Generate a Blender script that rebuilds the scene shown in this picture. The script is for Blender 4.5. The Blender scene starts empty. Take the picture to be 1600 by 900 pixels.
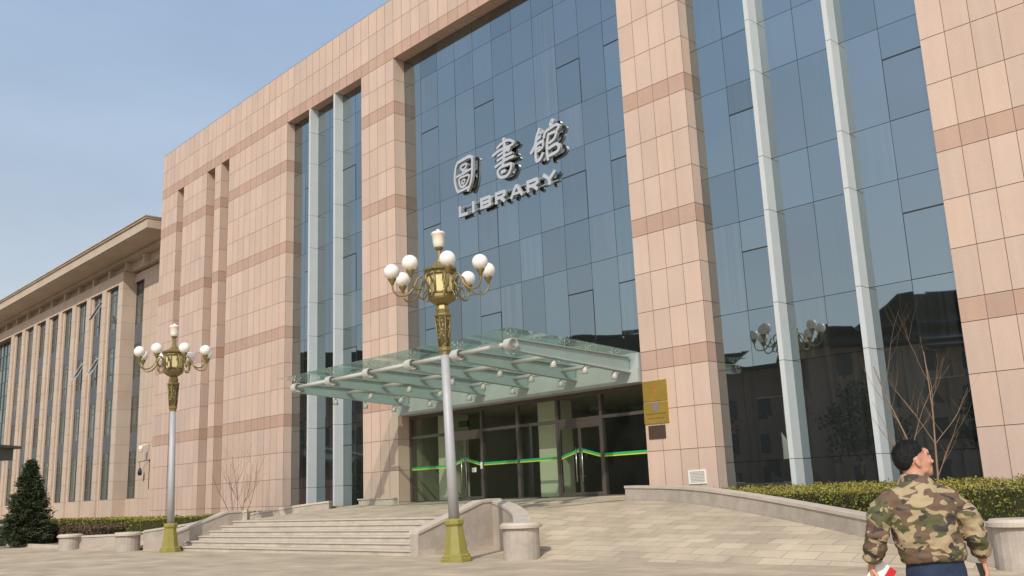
import bpy, bmesh, math, random
from mathutils import Vector, Matrix, Quaternion, noise
random.seed(7)
PI=math.pi; R=math.radians
S=bpy.context.scene; C=S.collection

# ------------------------------------------------------------ camera
PITCH,ROLL,FPX=0.21681932601963147,0.040845905168746977,1450.0
ZC=1.5
cam_d=bpy.data.cameras.new('camera'); cam=bpy.data.objects.new('camera',cam_d); C.objects.link(cam)
fw=Vector((0,math.cos(PITCH),math.sin(PITCH))); up=Vector((0,-math.sin(PITCH),math.cos(PITCH))); rt=Vector((1,0,0))
cr,sr=math.cos(ROLL),math.sin(ROLL)
rt2=rt*cr-up*sr; up2=rt*sr+up*cr
cam.matrix_world=Matrix(((rt2.x,up2.x,-fw.x,0),(rt2.y,up2.y,-fw.y,0),(rt2.z,up2.z,-fw.z,ZC),(0,0,0,1)))
cam_d.sensor_width=36; cam_d.lens=36*FPX/1600; cam_d.clip_end=3000; cam_d.clip_start=.05
S.camera=cam
# ------------------------------------------------------------ light
DR=Vector((-0.69186515,0.72202674,0)); NR=Vector((-0.72202674,-0.69186515,0)); A0=Vector((10.43,21.32,0))
sund=(NR*0.90-DR*0.50+Vector((0,0,.84))).normalized()
elev=math.asin(sund.z); azim=math.atan2(sund.x,sund.y)
w=bpy.data.worlds.new('World'); S.world=w; w.use_nodes=True
nt=w.node_tree; bg=nt.nodes['Background']; sky=nt.nodes.new('ShaderNodeTexSky'); sky.sky_type='NISHITA'
sky.sun_disc=False; sky.sun_elevation=elev; sky.sun_rotation=azim; sky.dust_density=2.6; sky.air_density=1.1; sky.ozone_density=1.6; sky.altitude=50
nt.links.new(sky.outputs[0],bg.inputs[0]); bg.inputs[1].default_value=0.085
# thin high haze: a pale veil added to the clear sky, whiter towards the horizon
gm=nt.nodes.new('ShaderNodeTexCoord'); sx=nt.nodes.new('ShaderNodeSeparateXYZ'); nt.links.new(gm.outputs['Generated'],sx.inputs[0])
crp=nt.nodes.new('ShaderNodeValToRGB'); nt.links.new(sx.outputs['Z'],crp.inputs[0])
crp.color_ramp.elements[0].position=0.0; crp.color_ramp.elements[0].color=(.36,.335,.29,1)
crp.color_ramp.elements[1].position=1.0; crp.color_ramp.elements[1].color=(.17,.22,.32,1)
el=crp.color_ramp.elements.new(.22); el.color=(.335,.335,.32,1)
el=crp.color_ramp.elements.new(.48); el.color=(.27,.345,.43,1)
bg2=nt.nodes.new('ShaderNodeBackground'); nt.links.new(crp.outputs[0],bg2.inputs[0])
cm=nt.nodes.new('ShaderNodeMapping'); cm.inputs['Scale'].default_value=(1.2,1.2,4.0); nt.links.new(gm.outputs['Generated'],cm.inputs[0])
cn_=nt.nodes.new('ShaderNodeTexNoise'); cn_.inputs['Scale'].default_value=2.6; cn_.inputs['Detail'].default_value=5; cn_.inputs['Roughness'].default_value=.5; nt.links.new(cm.outputs[0],cn_.inputs['Vector'])
cr_=nt.nodes.new('ShaderNodeMapRange'); cr_.inputs[1].default_value=.3; cr_.inputs[2].default_value=.75; cr_.inputs[3].default_value=.90; cr_.inputs[4].default_value=1.14; nt.links.new(cn_.outputs['Fac'],cr_.inputs[0]); nt.links.new(cr_.outputs[0],bg2.inputs[1])
ad=nt.nodes.new('ShaderNodeAddShader'); nt.links.new(bg.outputs[0],ad.inputs[0]); nt.links.new(bg2.outputs[0],ad.inputs[1])
nt.links.new(ad.outputs[0],nt.nodes['World Output'].inputs[0])
sl=bpy.data.lights.new('sun','SUN'); sl.energy=3.0; sl.angle=R(.6); sl.color=(1,.93,.83)
so=bpy.data.objects.new('sun',sl); C.objects.link(so); so.rotation_euler=sund.to_track_quat('Z','Y').to_euler()
S.view_settings.view_transform='Standard'; S.view_settings.look='None'; S.view_settings.gamma=1; S.view_settings.exposure=0.0
S.view_settings.use_curve_mapping=False
S.cycles.use_denoising=True

# ------------------------------------------------------------ materials
def mat(name,col,rough=.6,metal=0,spec=.5,noise_amt=0,noise_scale=8,bump=0,bump_scale=30,attr=False,extra=None,coord='Object'):
    m=bpy.data.materials.new(name); m.use_nodes=True; n=m.node_tree; p=n.nodes['Principled BSDF']
    p.inputs['Roughness'].default_value=rough; p.inputs['Metallic'].default_value=metal
    p.inputs['Specular IOR Level'].default_value=spec
    tc=n.nodes.new('ShaderNodeTexCoord'); last=None
    rgb=n.nodes.new('ShaderNodeRGB'); rgb.outputs[0].default_value=(*col,1); last=rgb.outputs[0]
    def mul(a,b,fac=1.0,typ='MULTIPLY'):
        x=n.nodes.new('ShaderNodeMix'); x.data_type='RGBA'; x.blend_type=typ; x.inputs[0].default_value=fac
        n.links.new(a,x.inputs[6]); n.links.new(b,x.inputs[7]); return x.outputs[2]
    if attr:
        at=n.nodes.new('ShaderNodeAttribute'); at.attribute_name='tint'; last=mul(last,at.outputs['Color'])
    if noise_amt:
        nz=n.nodes.new('ShaderNodeTexNoise'); nz.inputs['Scale'].default_value=noise_scale; nz.inputs['Detail'].default_value=6; nz.inputs['Roughness'].default_value=.65
        n.links.new(tc.outputs[coord],nz.inputs['Vector'])
        mr=n.nodes.new('ShaderNodeMapRange'); mr.inputs[1].default_value=.3; mr.inputs[2].default_value=.7; mr.inputs[3].default_value=1-noise_amt; mr.inputs[4].default_value=1+noise_amt*.6
        n.links.new(nz.outputs['Fac'],mr.inputs[0])
        cb=n.nodes.new('ShaderNodeCombineColor'); [n.links.new(mr.outputs[0],cb.inputs[i]) for i in range(3)]
        last=mul(last,cb.outputs[0])
    if bump:
        nb=n.nodes.new('ShaderNodeTexNoise'); nb.inputs['Scale'].default_value=bump_scale; nb.inputs['Detail'].default_value=5
        n.links.new(tc.outputs[coord],nb.inputs['Vector'])
        b=n.nodes.new('ShaderNodeBump'); b.inputs['Strength'].default_value=bump; b.inputs['Distance'].default_value=.02
        n.links.new(nb.outputs['Fac'],b.inputs['Height']); n.links.new(b.outputs[0],p.inputs['Normal'])
    if extra: last=extra(n,tc,last,mul,p) or last
    n.links.new(last,p.inputs['Base Color'])
    return m
def speckle(sc,amt):
    def f(n,tc,last,mul,p):
        v=n.nodes.new('ShaderNodeTexNoise'); v.inputs['Scale'].default_value=sc; v.inputs['Detail'].default_value=2
        n.links.new(tc.outputs['Object'],v.inputs['Vector'])
        mr=n.nodes.new('ShaderNodeMapRange'); mr.inputs[1].default_value=.35; mr.inputs[2].default_value=.65; mr.inputs[3].default_value=1-amt; mr.inputs[4].default_value=1+amt
        n.links.new(v.outputs['Fac'],mr.inputs[0]); cb=n.nodes.new('ShaderNodeCombineColor'); [n.links.new(mr.outputs[0],cb.inputs[i]) for i in range(3)]
        # faint vertical rain streaks
        mp=n.nodes.new('ShaderNodeMapping'); mp.inputs['Scale'].default_value=(2.2,2.2,.12); n.links.new(tc.outputs['Object'],mp.inputs[0])
        s=n.nodes.new('ShaderNodeTexNoise'); s.inputs['Scale'].default_value=2.0; s.inputs['Detail'].default_value=5; n.links.new(mp.outputs[0],s.inputs['Vector'])
        m2=n.nodes.new('ShaderNodeMapRange'); m2.inputs[1].default_value=.35; m2.inputs[2].default_value=.7; m2.inputs[3].default_value=1.01; m2.inputs[4].default_value=.955
        n.links.new(s.outputs['Fac'],m2.inputs[0]); c2=n.nodes.new('ShaderNodeCombineColor'); [n.links.new(m2.outputs[0],c2.inputs[i]) for i in range(3)]
        return mul(mul(last,cb.outputs[0]),c2.outputs[0])
    return f
M={}
M['stone']=mat('pink_granite',(.565,.425,.345),.75,attr=True,noise_amt=.05,noise_scale=.7,extra=speckle(60,.06),spec=.3)
M['band']=mat('band_granite',(.475,.322,.250),.7,attr=True,noise_amt=.05,noise_scale=.7,extra=speckle(60,.07),spec=.3)
M['joint']=mat('stone_joint',(.235,.16,.12),.9)
M['joint_dark']=mat('glass_joint',(.02,.022,.025),.6)
M['wingstone']=mat('wing_granite',(.54,.425,.335),.75,attr=True,noise_amt=.06,noise_scale=.5,extra=speckle(40,.05),spec=.3)
M['cornice']=mat('cornice_stone',(.50,.40,.31),.75,noise_amt=.12,noise_scale=.6,extra=speckle(30,.05),spec=.3)
M['spandrel']=mat('slate_spandrel',(.105,.11,.125),.45,noise_amt=.08)
M['winframe']=mat('window_frame_grey',(.10,.12,.12),.4)
M['fin']=mat('fin_paint',(.52,.55,.555),.4,noise_amt=.05,noise_scale=2,spec=.5)
M['steel']=mat('canopy_paint',(.34,.42,.40),.45,noise_amt=.08,noise_scale=3)
M['steel2']=mat('canopy_tube_paint',(.50,.50,.46),.4,noise_amt=.06,noise_scale=4)
M['fascia']=mat('fascia_paint',(.40,.43,.41),.5,noise_amt=.08,noise_scale=1.2)
M['bronze']=mat('bronze_frame',(.115,.095,.085),.4,metal=.3,noise_amt=.1)
M['chrome']=mat('brushed_steel',(.62,.61,.58),.28,metal=1)
M['letterface']=mat('letter_face_steel',(.62,.63,.64),.42,metal=.55)
M['letterside']=mat('letter_side_steel',(.42,.39,.36),.4,metal=.4)
M['gold']=mat('aged_gold_paint',(.25,.195,.075),.42,metal=.35,noise_amt=.18,noise_scale=9,spec=.5)
M['goldpale']=mat('pale_gold_panel',(.72,.64,.33),.35,metal=.15,noise_amt=.06,noise_scale=6)
M['olive']=mat('olive_gold_base',(.27,.235,.055),.5,noise_amt=.12,noise_scale=6)
M['pole']=mat('silver_pole',(.42,.42,.43),.6,metal=.2,noise_amt=.08,noise_scale=3)
M['opal']=mat('opal_glass',(.86,.83,.78),.22,noise_amt=.03,noise_scale=3,spec=.6)
M['opal'].node_tree.nodes['Principled BSDF'].inputs['Subsurface Weight'].default_value=.15
M['cream']=mat('cream_shade',(.80,.76,.64),.3,noise_amt=.06,noise_scale=8)
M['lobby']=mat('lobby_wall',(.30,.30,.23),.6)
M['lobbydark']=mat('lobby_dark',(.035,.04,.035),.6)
M['lobbycol']=mat('lobby_column',(.74,.74,.60),.5,noise_amt=.04)
M['granite']=mat('kerb_granite',(.42,.365,.31),.7,noise_amt=.22,noise_scale=2.2,bump=.15,bump_scale=40,extra=speckle(50,.09))
M['granitecap']=mat('cap_granite',(.52,.455,.38),.65,noise_amt=.12,noise_scale=2.5,extra=speckle(50,.06))
M['whiteplastic']=mat('white_plastic',(.8,.78,.72),.4)
M['darkplastic']=mat('dark_plastic',(.02,.02,.022),.4)
M['soil']=mat('soil',(.12,.09,.06),.95,noise_amt=.3,noise_scale=6)
M['drygrass']=mat('dry_grass',(.22,.18,.09),.95,noise_amt=.35,noise_scale=12,bump=.4)
M['green']=mat('stripe_green',(.02,.38,.13),.5); M['yellow']=mat('stripe_yellow',(.62,.56,.04),.5)
M['red']=mat('red_paper',(.62,.02,.03),.5); M['white']=mat('white_paper',(.85,.85,.85),.5)
M['plaque']=mat('brass_plaque',(.66,.46,.10),.33,metal=.75,noise_amt=.12,noise_scale=3)
M['plaquedark']=mat('bronze_plaque',(.13,.09,.065),.4,metal=.6,noise_amt=.15,noise_scale=9)
M['plaqueblue']=mat('plaque_blue',(.16,.17,.40),.5); M['plaquered']=mat('plaque_red',(.62,.10,.03),.5); M['plaqueink']=mat('plaque_ink',(.07,.045,.02),.6)
M['porchroof']=mat('porch_slate',(.10,.13,.14),.6,noise_amt=.1); M['porchwall']=mat('porch_redbrown',(.10,.04,.035),.8,noise_amt=.2)
M['bark']=mat('twig_bark',(.25,.16,.10),.85,noise_amt=.25,noise_scale=20)
M['hedge']=mat('hedge_leaf',(.17,.165,.02),.55,attr=True,spec=.3)
M['hedgecore']=mat('hedge_core',(.03,.032,.008),.95)
M['drybush']=mat('dry_bush_leaf',(.12,.075,.05),.8,attr=True,spec=.2)
M['needle']=mat('spruce_needle',(.045,.058,.028),.7,attr=True,spec=.2)
M['hallwall']=mat('hall_wall',(.26,.18,.14),.8,noise_amt=.15,noise_scale=.5); M['hallroof']=mat('hall_roof',(.05,.055,.06),.6)
M['roofgrey']=mat('roof_membrane',(.25,.24,.22),.9)
M['hair']=mat('black_hair',(.012,.011,.012),.55,noise_amt=.3,noise_scale=60,bump=.5,bump_scale=160,spec=.3)
M['denim']=mat('dark_denim',(.018,.032,.075),.85,noise_amt=.3,noise_scale=22,bump=.3,bump_scale=90)
M['shoe']=mat('shoe_black',(.02,.02,.02),.5)

def skinx(n,tc,last,mul,p):
    p.inputs['Subsurface Weight'].default_value=.12; p.inputs['Subsurface Radius'].default_value=(.02,.008,.004)
    return last
M['skin']=mat('skin',(.56,.285,.19),.5,noise_amt=.12,noise_scale=14,extra=skinx,bump=.08,bump_scale=120)

def camox(n,tc,last,mul,p):
    def ns(scale,off,lo,det=1.5,st=(1,1,1.5)):
        mp=n.nodes.new('ShaderNodeMapping'); mp.inputs['Location'].default_value=off; mp.inputs['Scale'].default_value=st
        n.links.new(tc.outputs['Object'],mp.inputs[0])
        t=n.nodes.new('ShaderNodeTexNoise'); t.inputs['Scale'].default_value=scale; t.inputs['Detail'].default_value=det; t.inputs['Distortion'].default_value=.55
        n.links.new(mp.outputs[0],t.inputs['Vector'])
        g=n.nodes.new('ShaderNodeMath'); g.operation='GREATER_THAN'; g.inputs[1].default_value=lo; n.links.new(t.outputs['Fac'],g.inputs[0]); return g.outputs[0]
    def over(base,col,fac):
        x=n.nodes.new('ShaderNodeMix'); x.data_type='RGBA'; n.links.new(fac,x.inputs[0]); n.links.new(base,x.inputs[6]); x.inputs[7].default_value=(*col,1); return x.outputs[2]
    c=over(last,(.155,.10,.068),ns(8,(3,1,7),.49))
    c=over(c,(.105,.105,.05),ns(9,(9,4,2),.55))
    c=over(c,(.062,.054,.05),ns(10,(5,8,3),.605,2.5))
    c=over(c,(.40,.31,.19),ns(9,(1,6,12),.60))
    return c
M['camo']=mat('camouflage_cloth',(.37,.285,.175),.9,noise_amt=0,extra=camox,bump=.5,bump_scale=22,spec=.2)

# mirror curtain glass
def glassmat(name,tint,rough,wob):
    m=bpy.data.materials.new(name); m.use_nodes=True; n=m.node_tree; p=n.nodes['Principled BSDF']
    p.inputs['Metallic'].default_value=1; p.inputs['Roughness'].default_value=rough
    at=n.nodes.new('ShaderNodeAttribute'); at.attribute_name='tint'
    x=n.nodes.new('ShaderNodeMix'); x.data_type='RGBA'; x.blend_type='MULTIPLY'; x.inputs[0].default_value=1; x.inputs[6].default_value=(*tint,1)
    n.links.new(at.outputs['Color'],x.inputs[7]); n.links.new(x.outputs[2],p.inputs['Base Color'])
    tc=n.nodes.new('ShaderNodeTexCoord'); nz=n.nodes.new('ShaderNodeTexNoise'); nz.inputs['Scale'].default_value=.9; nz.inputs['Detail'].default_value=1
    n.links.new(tc.outputs['Object'],nz.inputs['Vector']); b=n.nodes.new('ShaderNodeBump'); b.inputs['Strength'].default_value=wob; b.inputs['Distance'].default_value=.01
    n.links.new(nz.outputs['Fac'],b.inputs['Height']); n.links.new(b.outputs[0],p.inputs['Normal'])
    # thin coat of the room behind: dark diffuse
    d=n.nodes.new('ShaderNodeBsdfDiffuse')
    # drawn curtains behind some panes: attribute alpha 1 = none, lower = curtain
    mpp=n.nodes.new('ShaderNodeMapping'); mpp.inputs['Scale'].default_value=(5,5,.12); n.links.new(tc.outputs['Object'],mpp.inputs[0])
    cz=n.nodes.new('ShaderNodeTexNoise'); cz.inputs['Scale'].default_value=1.6; cz.inputs['Detail'].default_value=3; n.links.new(mpp.outputs[0],cz.inputs['Vector'])
    cm_=n.nodes.new('ShaderNodeMapRange'); cm_.inputs[1].default_value=.38; cm_.inputs[2].default_value=.66; n.links.new(cz.outputs['Fac'],cm_.inputs[0])
    iv=n.nodes.new('ShaderNodeMath'); iv.operation='SUBTRACT'; iv.inputs[0].default_value=1.0; n.links.new(at.outputs['Alpha'],iv.inputs[1])
    ml=n.nodes.new('ShaderNodeMath'); ml.operation='MULTIPLY'; n.links.new(iv.outputs[0],ml.inputs[0]); n.links.new(cm_.outputs[0],ml.inputs[1])
    cx_=n.nodes.new('ShaderNodeMix'); cx_.data_type='RGBA'; n.links.new(ml.outputs[0],cx_.inputs[0]); cx_.inputs[6].default_value=(.05,.058,.054,1); cx_.inputs[7].default_value=(.28,.30,.27,1); n.links.new(cx_.outputs[2],d.inputs[0])
    ms=n.nodes.new('ShaderNodeMixShader'); ms.inputs[0].default_value=.22
    n.links.new(p.outputs[0],ms.inputs[1]); n.links.new(d.outputs[0],ms.inputs[2])
    n.links.new(ms.outputs[0],n.nodes['Material Output'].inputs[0]); return m
M['glass']=glassmat('coated_glass',(.40,.47,.50),.015,.12)
M['winglass']=glassmat('window_glass',(.42,.47,.46),.03,.3)
def clear(name,col,refl,diff,dcol):
    m=bpy.data.materials.new(name); m.use_nodes=True; n=m.node_tree; n.nodes.remove(n.nodes['Principled BSDF'])
    t=n.nodes.new('ShaderNodeBsdfTransparent'); t.inputs[0].default_value=(*col,1)
    g=n.nodes.new('ShaderNodeBsdfGlossy'); g.inputs['Roughness'].default_value=.02; g.inputs[0].default_value=(.9,.95,.95,1)
    lw=n.nodes.new('ShaderNodeLayerWeight'); lw.inputs[0].default_value=.5; fr=n.nodes.new('ShaderNodeMath'); fr.operation='POWER'; fr.inputs[1].default_value=4.0; n.links.new(lw.outputs['Facing'],fr.inputs[0])
    mu=n.nodes.new('ShaderNodeMath'); mu.operation='MULTIPLY_ADD'; mu.inputs[1].default_value=refl; mu.inputs[2].default_value=.035; n.links.new(fr.outputs[0],mu.inputs[0])
    a=n.nodes.new('ShaderNodeMixShader'); n.links.new(mu.outputs[0],a.inputs[0]); n.links.new(t.outputs[0],a.inputs[1]); n.links.new(g.outputs[0],a.inputs[2])
    d=n.nodes.new('ShaderNodeBsdfDiffuse'); d.inputs[0].default_value=(*dcol,1); tl=n.nodes.new('ShaderNodeBsdfTranslucent'); tl.inputs[0].default_value=(*dcol,1)
    dd=n.nodes.new('ShaderNodeMixShader'); n.links.new(d.outputs[0],dd.inputs[1]); n.links.new(tl.outputs[0],dd.inputs[2])
    tc=n.nodes.new('ShaderNodeTexCoord'); nz=n.nodes.new('ShaderNodeTexNoise'); nz.inputs['Scale'].default_value=1.3; nz.inputs['Detail'].default_value=6; n.links.new(tc.outputs['Object'],nz.inputs['Vector'])
    mr=n.nodes.new('ShaderNodeMapRange'); mr.inputs[1].default_value=.3; mr.inputs[2].default_value=.7; mr.inputs[3].default_value=diff*.6; mr.inputs[4].default_value=diff*1.3; n.links.new(nz.outputs['Fac'],mr.inputs[0])
    b=n.nodes.new('ShaderNodeMixShader'); n.links.new(mr.outputs[0],b.inputs[0]); n.links.new(a.outputs[0],b.inputs[1]); n.links.new(dd.outputs[0],b.inputs[2])
    n.links.new(b.outputs[0],n.nodes['Material Output'].inputs[0]); return m
M['canglass']=clear('dusty_canopy_glass',(.85,.925,.885),.8,.06,(.60,.70,.64))
M['doorglass']=clear('door_glass',(.90,.925,.88),1.0,.012,(.5,.6,.5))

def pavex(bw,bh,lo,hi,off):
    def f(n,tc,last,mul,p):
        mp=n.nodes.new('ShaderNodeMapping'); mp.inputs['Rotation'].default_value=(0,0,-math.atan2(DR.y,DR.x)); n.links.new(tc.outputs['Object'],mp.inputs[0])
        b=n.nodes.new('ShaderNodeTexBrick'); b.inputs['Scale'].default_value=1; b.offset=off; b.inputs['Brick Width'].default_value=bw; b.inputs['Row Height'].default_value=bh
        b.inputs['Mortar Size'].default_value=.006; b.inputs['Color1'].default_value=(lo,lo,lo,1); b.inputs['Color2'].default_value=(hi,hi,hi*.98,1); b.inputs['Mortar'].default_value=(.42,.40,.37,1); b.inputs['Bias'].default_value=0
        n.links.new(mp.outputs[0],b.inputs['Vector']); return mul(last,b.outputs[0])
    return f
M['pave']=mat('plaza_paving',(.50,.412,.30),.8,noise_amt=.24,noise_scale=.5,bump=.12,bump_scale=25,extra=pavex(.9,.45,.84,1.04,.5),spec=.25)
M['ramp']=mat('ramp_paving',(.485,.403,.300),.8,noise_amt=.2,noise_scale=.7,bump=.12,bump_scale=25,extra=pavex(.7,.35,.85,1.08,.5),spec=.25)
M['step']=mat('step_stone',(.50,.445,.365),.75,noise_amt=.22,noise_scale=1.6,bump=.15,bump_scale=30,extra=speckle(40,.07))

def dotsx(n,tc,last,mul,p):
    v=n.nodes.new('ShaderNodeTexVoronoi'); v.inputs['Scale'].default_value=16; v.feature='F1'
    mp=n.nodes.new('ShaderNodeMapping'); mp.inputs['Scale'].default_value=(1,1,.75); n.links.new(tc.outputs['Object'],mp.inputs[0]); n.links.new(mp.outputs[0],v.inputs['Vector'])
    g=n.nodes.new('ShaderNodeMapRange'); g.inputs[1].default_value=.30; g.inputs[2].default_value=.42; g.inputs[3].default_value=1.0; g.inputs[4].default_value=.22
    n.links.new(v.outputs['Distance'],g.inputs[0]); cb=n.nodes.new('ShaderNodeCombineColor'); [n.links.new(g.outputs[0],cb.inputs[i]) for i in range(3)]
    return mul(last,cb.outputs[0])
M['fret']=mat('fretwork_gold',(.33,.25,.09),.45,metal=.25,extra=dotsx)

# ------------------------------------------------------------ helpers
def W(u,n,z,curve=True):
    q=(-0.0003794*u*u+0.01521489*u+0.1128534) if curve else 0
    p=A0+DR*u+NR*(n+q); return Vector((p.x,p.y,z))
class MB:
    def __init__(s): s.v=[]; s.f=[]; s.m=[]; s.t=[]; s.sm=[]
    def quad(s,pts,mi=0,tint=1.0,smooth=False):
        i=len(s.v); s.v+=[Vector(p) for p in pts]; s.f.append(tuple(range(i,i+len(pts)))); s.m.append(mi); s.t.append(tint); s.sm.append(smooth)
    def box8(s,p,mi=0,tint=1.0):  # p: 8 pts: bottom 0-3 ccw, top 4-7
        i=len(s.v); s.v+=[Vector(q) for q in p]
        for f in ((3,2,1,0),(4,5,6,7),(0,1,5,4),(1,2,6,5),(2,3,7,6),(3,0,4,7)):
            s.f.append(tuple(i+k for k in f)); s.m.append(mi); s.t.append(tint); s.sm.append(False)
    def fbox(s,u0,u1,n0,n1,z0,z1,mi=0,tint=1.0,curve=True,seg=None):
        seg=seg or (max(1,int(abs(u1-u0)/1.3)) if curve else 1)
        for k in range(seg):
            a=u0+(u1-u0)*k/seg; b=u0+(u1-u0)*(k+1)/seg
            s.box8([W(a,n0,z0,curve),W(b,n0,z0,curve),W(b,n1,z0,curve),W(a,n1,z0,curve),W(a,n0,z1,curve),W(b,n0,z1,curve),W(b,n1,z1,curve),W(a,n1,z1,curve)],mi,tint)
    def box(s,x0,x1,y0,y1,z0,z1,mi=0,tint=1.0):
        s.box8([(x0,y0,z0),(x1,y0,z0),(x1,y1,z0),(x0,y1,z0),(x0,y0,z1),(x1,y0,z1),(x1,y1,z1),(x0,y1,z1)],mi,tint)
    def tube(s,pts,rad,seg=10,mi=0,cap=True,tint=1.0,closed=False):
        pts=[Vector(p) for p in pts]; n=len(pts); rad=rad if isinstance(rad,(list,tuple)) else [rad]*n
        i0=len(s.v); pu=None
        for k in range(n):
            t=(pts[min(k+1,n-1)]-pts[max(k-1,0)]).normalized()
            if pu is None: pu=t.orthogonal().normalized()
            pu=(pu-t*pu.dot(t)); pu=pu.normalized() if pu.length>1e-6 else t.orthogonal().normalized()
            pv=t.cross(pu)
            for j in range(seg):
                a=2*PI*j/seg; s.v.append(pts[k]+(pu*math.cos(a)+pv*math.sin(a))*rad[k])
        for k in range(n-1):
            for j in range(seg):
                a=i0+k*seg+j; b=i0+k*seg+(j+1)%seg
                s.f.append((a,b,b+seg,a+seg)); s.m.append(mi); s.t.append(tint); s.sm.append(True)
        if cap:
            s.f.append(tuple(i0+j for j in range(seg-1,-1,-1))); s.m.append(mi); s.t.append(tint); s.sm.append(False)
            e=i0+(n-1)*seg; s.f.append(tuple(e+j for j in range(seg))); s.m.append(mi); s.t.append(tint); s.sm.append(False)
    def lathe(s,prof,seg=24,c=(0,0,0),mi=0,smooth=True,rot=0,cap=True):
        i0=len(s.v); n=len(prof)
        for r,z in prof:
            for j in range(seg):
                a=2*PI*j/seg+rot; s.v.append(Vector((c[0]+r*math.cos(a),c[1]+r*math.sin(a),c[2]+z)))
        for k in range(n-1):
            for j in range(seg):
                a=i0+k*seg+j; b=i0+k*seg+(j+1)%seg
                s.f.append((a,b,b+seg,a+seg)); s.m.append(mi); s.t.append(1.0); s.sm.append(smooth)
        if cap:
            s.f.append(tuple(i0+j for j in range(seg-1,-1,-1))); s.m.append(mi); s.t.append(1.0); s.sm.append(False)
            e=i0+(n-1)*seg; s.f.append(tuple(e+j for j in range(seg))); s.m.append(mi); s.t.append(1.0); s.sm.append(False)
    def ball(s,c,r,seg=20,rings=12,mi=0,sc=(1,1,1)):
        c=Vector(c); i0=len(s.v)
        for k in range(1,rings):
            th=PI*k/rings
            for j in range(seg):
                a=2*PI*j/seg; s.v.append(c+Vector((r*sc[0]*math.sin(th)*math.cos(a),r*sc[1]*math.sin(th)*math.sin(a),r*sc[2]*math.cos(th))))
        t=len(s.v); s.v+=[c+Vector((0,0,r*sc[2])),c-Vector((0,0,r*sc[2]))]
        for k in range(rings-2):
            for j in range(seg):
                a=i0+k*seg+j; b=i0+k*seg+(j+1)%seg; s.f.append((a,a+seg,b+seg,b)); s.m.append(mi); s.t.append(1.0); s.sm.append(True)
        for j in range(seg):
            s.f.append((t,i0+j,i0+(j+1)%seg)); s.m.append(mi); s.t.append(1.0); s.sm.append(True)
            e=i0+(rings-2)*seg; s.f.append((t+1,e+(j+1)%seg,e+j)); s.m.append(mi); s.t.append(1.0); s.sm.append(True)
    def build(s,name,mats,parent=None,local=None,fix=False):
        me=bpy.data.meshes.new(name)
        vs=s.v
        if local is not None: inv=local.inverted(); vs=[inv@v for v in vs]
        me.from_pydata([tuple(v) for v in vs],[],s.f)
        mats=mats if isinstance(mats,(list,tuple)) else [mats]
        for m in mats: me.materials.append(m)
        me.polygons.foreach_set('material_index',s.m); me.polygons.foreach_set('use_smooth',s.sm)
        ca=me.color_attributes.new('tint','FLOAT_COLOR','CORNER'); buf=[]
        for p,t in zip(me.polygons,s.t):
            c=t if isinstance(t,tuple) else (t,t,t)
            buf+=list(c if len(c)==4 else (*c,1.0))*p.loop_total
        ca.data.foreach_set('color',buf)
        if fix:
            bm=bmesh.new(); bm.from_mesh(me); bmesh.ops.recalc_face_normals(bm,faces=bm.faces); bm.to_mesh(me); bm.free()
        me.update()
        o=bpy.data.objects.new(name,me); C.objects.link(o)
        if parent is not None: o.parent=parent
        if local is not None and parent is None: o.matrix_world=local
        return o
def tag(o,label=None,cat=None,group=None,kind=None):
    if label: o['label']=label
    if cat: o['category']=cat
    if group: o['group']=group
    if kind: o['kind']=kind
    return o
def empty(name,loc,label,cat,group=None,rz=0,sc=1):
    o=bpy.data.objects.new(name,None); C.objects.link(o); o.location=loc; o.rotation_euler=(0,0,rz); o.scale=(sc,)*3; o.empty_display_size=.3
    return tag(o,label,cat,group)
def emb(e):  # matrix for world-space verts under an Empty at e
    return Matrix.Translation(e.location)@Matrix.Rotation(e.rotation_euler.z,4,'Z')
def part(mb,name,m,e,fix=False): return mb.build(name,m,e,local=emb(e),fix=fix)
def copy_tree(o,parent=None):
    c=o.copy(); C.objects.link(c); c.parent=parent
    for ch in [k for k in o.children]: copy_tree(ch,c)
    return c

# ------------------------------------------------------------ ground
g=MB(); g.quad([(-900,-900,0),(900,-900,0),(900,1400,0),(-900,1400,0)]); tag(g.build('plaza',M['pave']),kind='structure')
# grass strip at far left, with kerb
def ground_poly(name,pts,z,m,kind='structure'):
    b=MB(); b.quad([(x,y,z) for x,y in pts]); o=b.build(name,m); tag(o,kind=kind); return o
gl=MB(); pts=[W(31.2,8.4,.1),W(50,8.6,.1),W(60,8.6,.1),W(60,-1,.1),W(30.5,.5,.1)]; gl.quad(pts[::-1]); 
o=gl.build('lawn',M['drygrass'],fix=True); tag(o,kind='structure')
kb=MB(); kb.fbox(32.2,60,8.5,8.66,0,.14); tag(kb.build('kerb',M['granitecap']),kind='structure')

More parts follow.
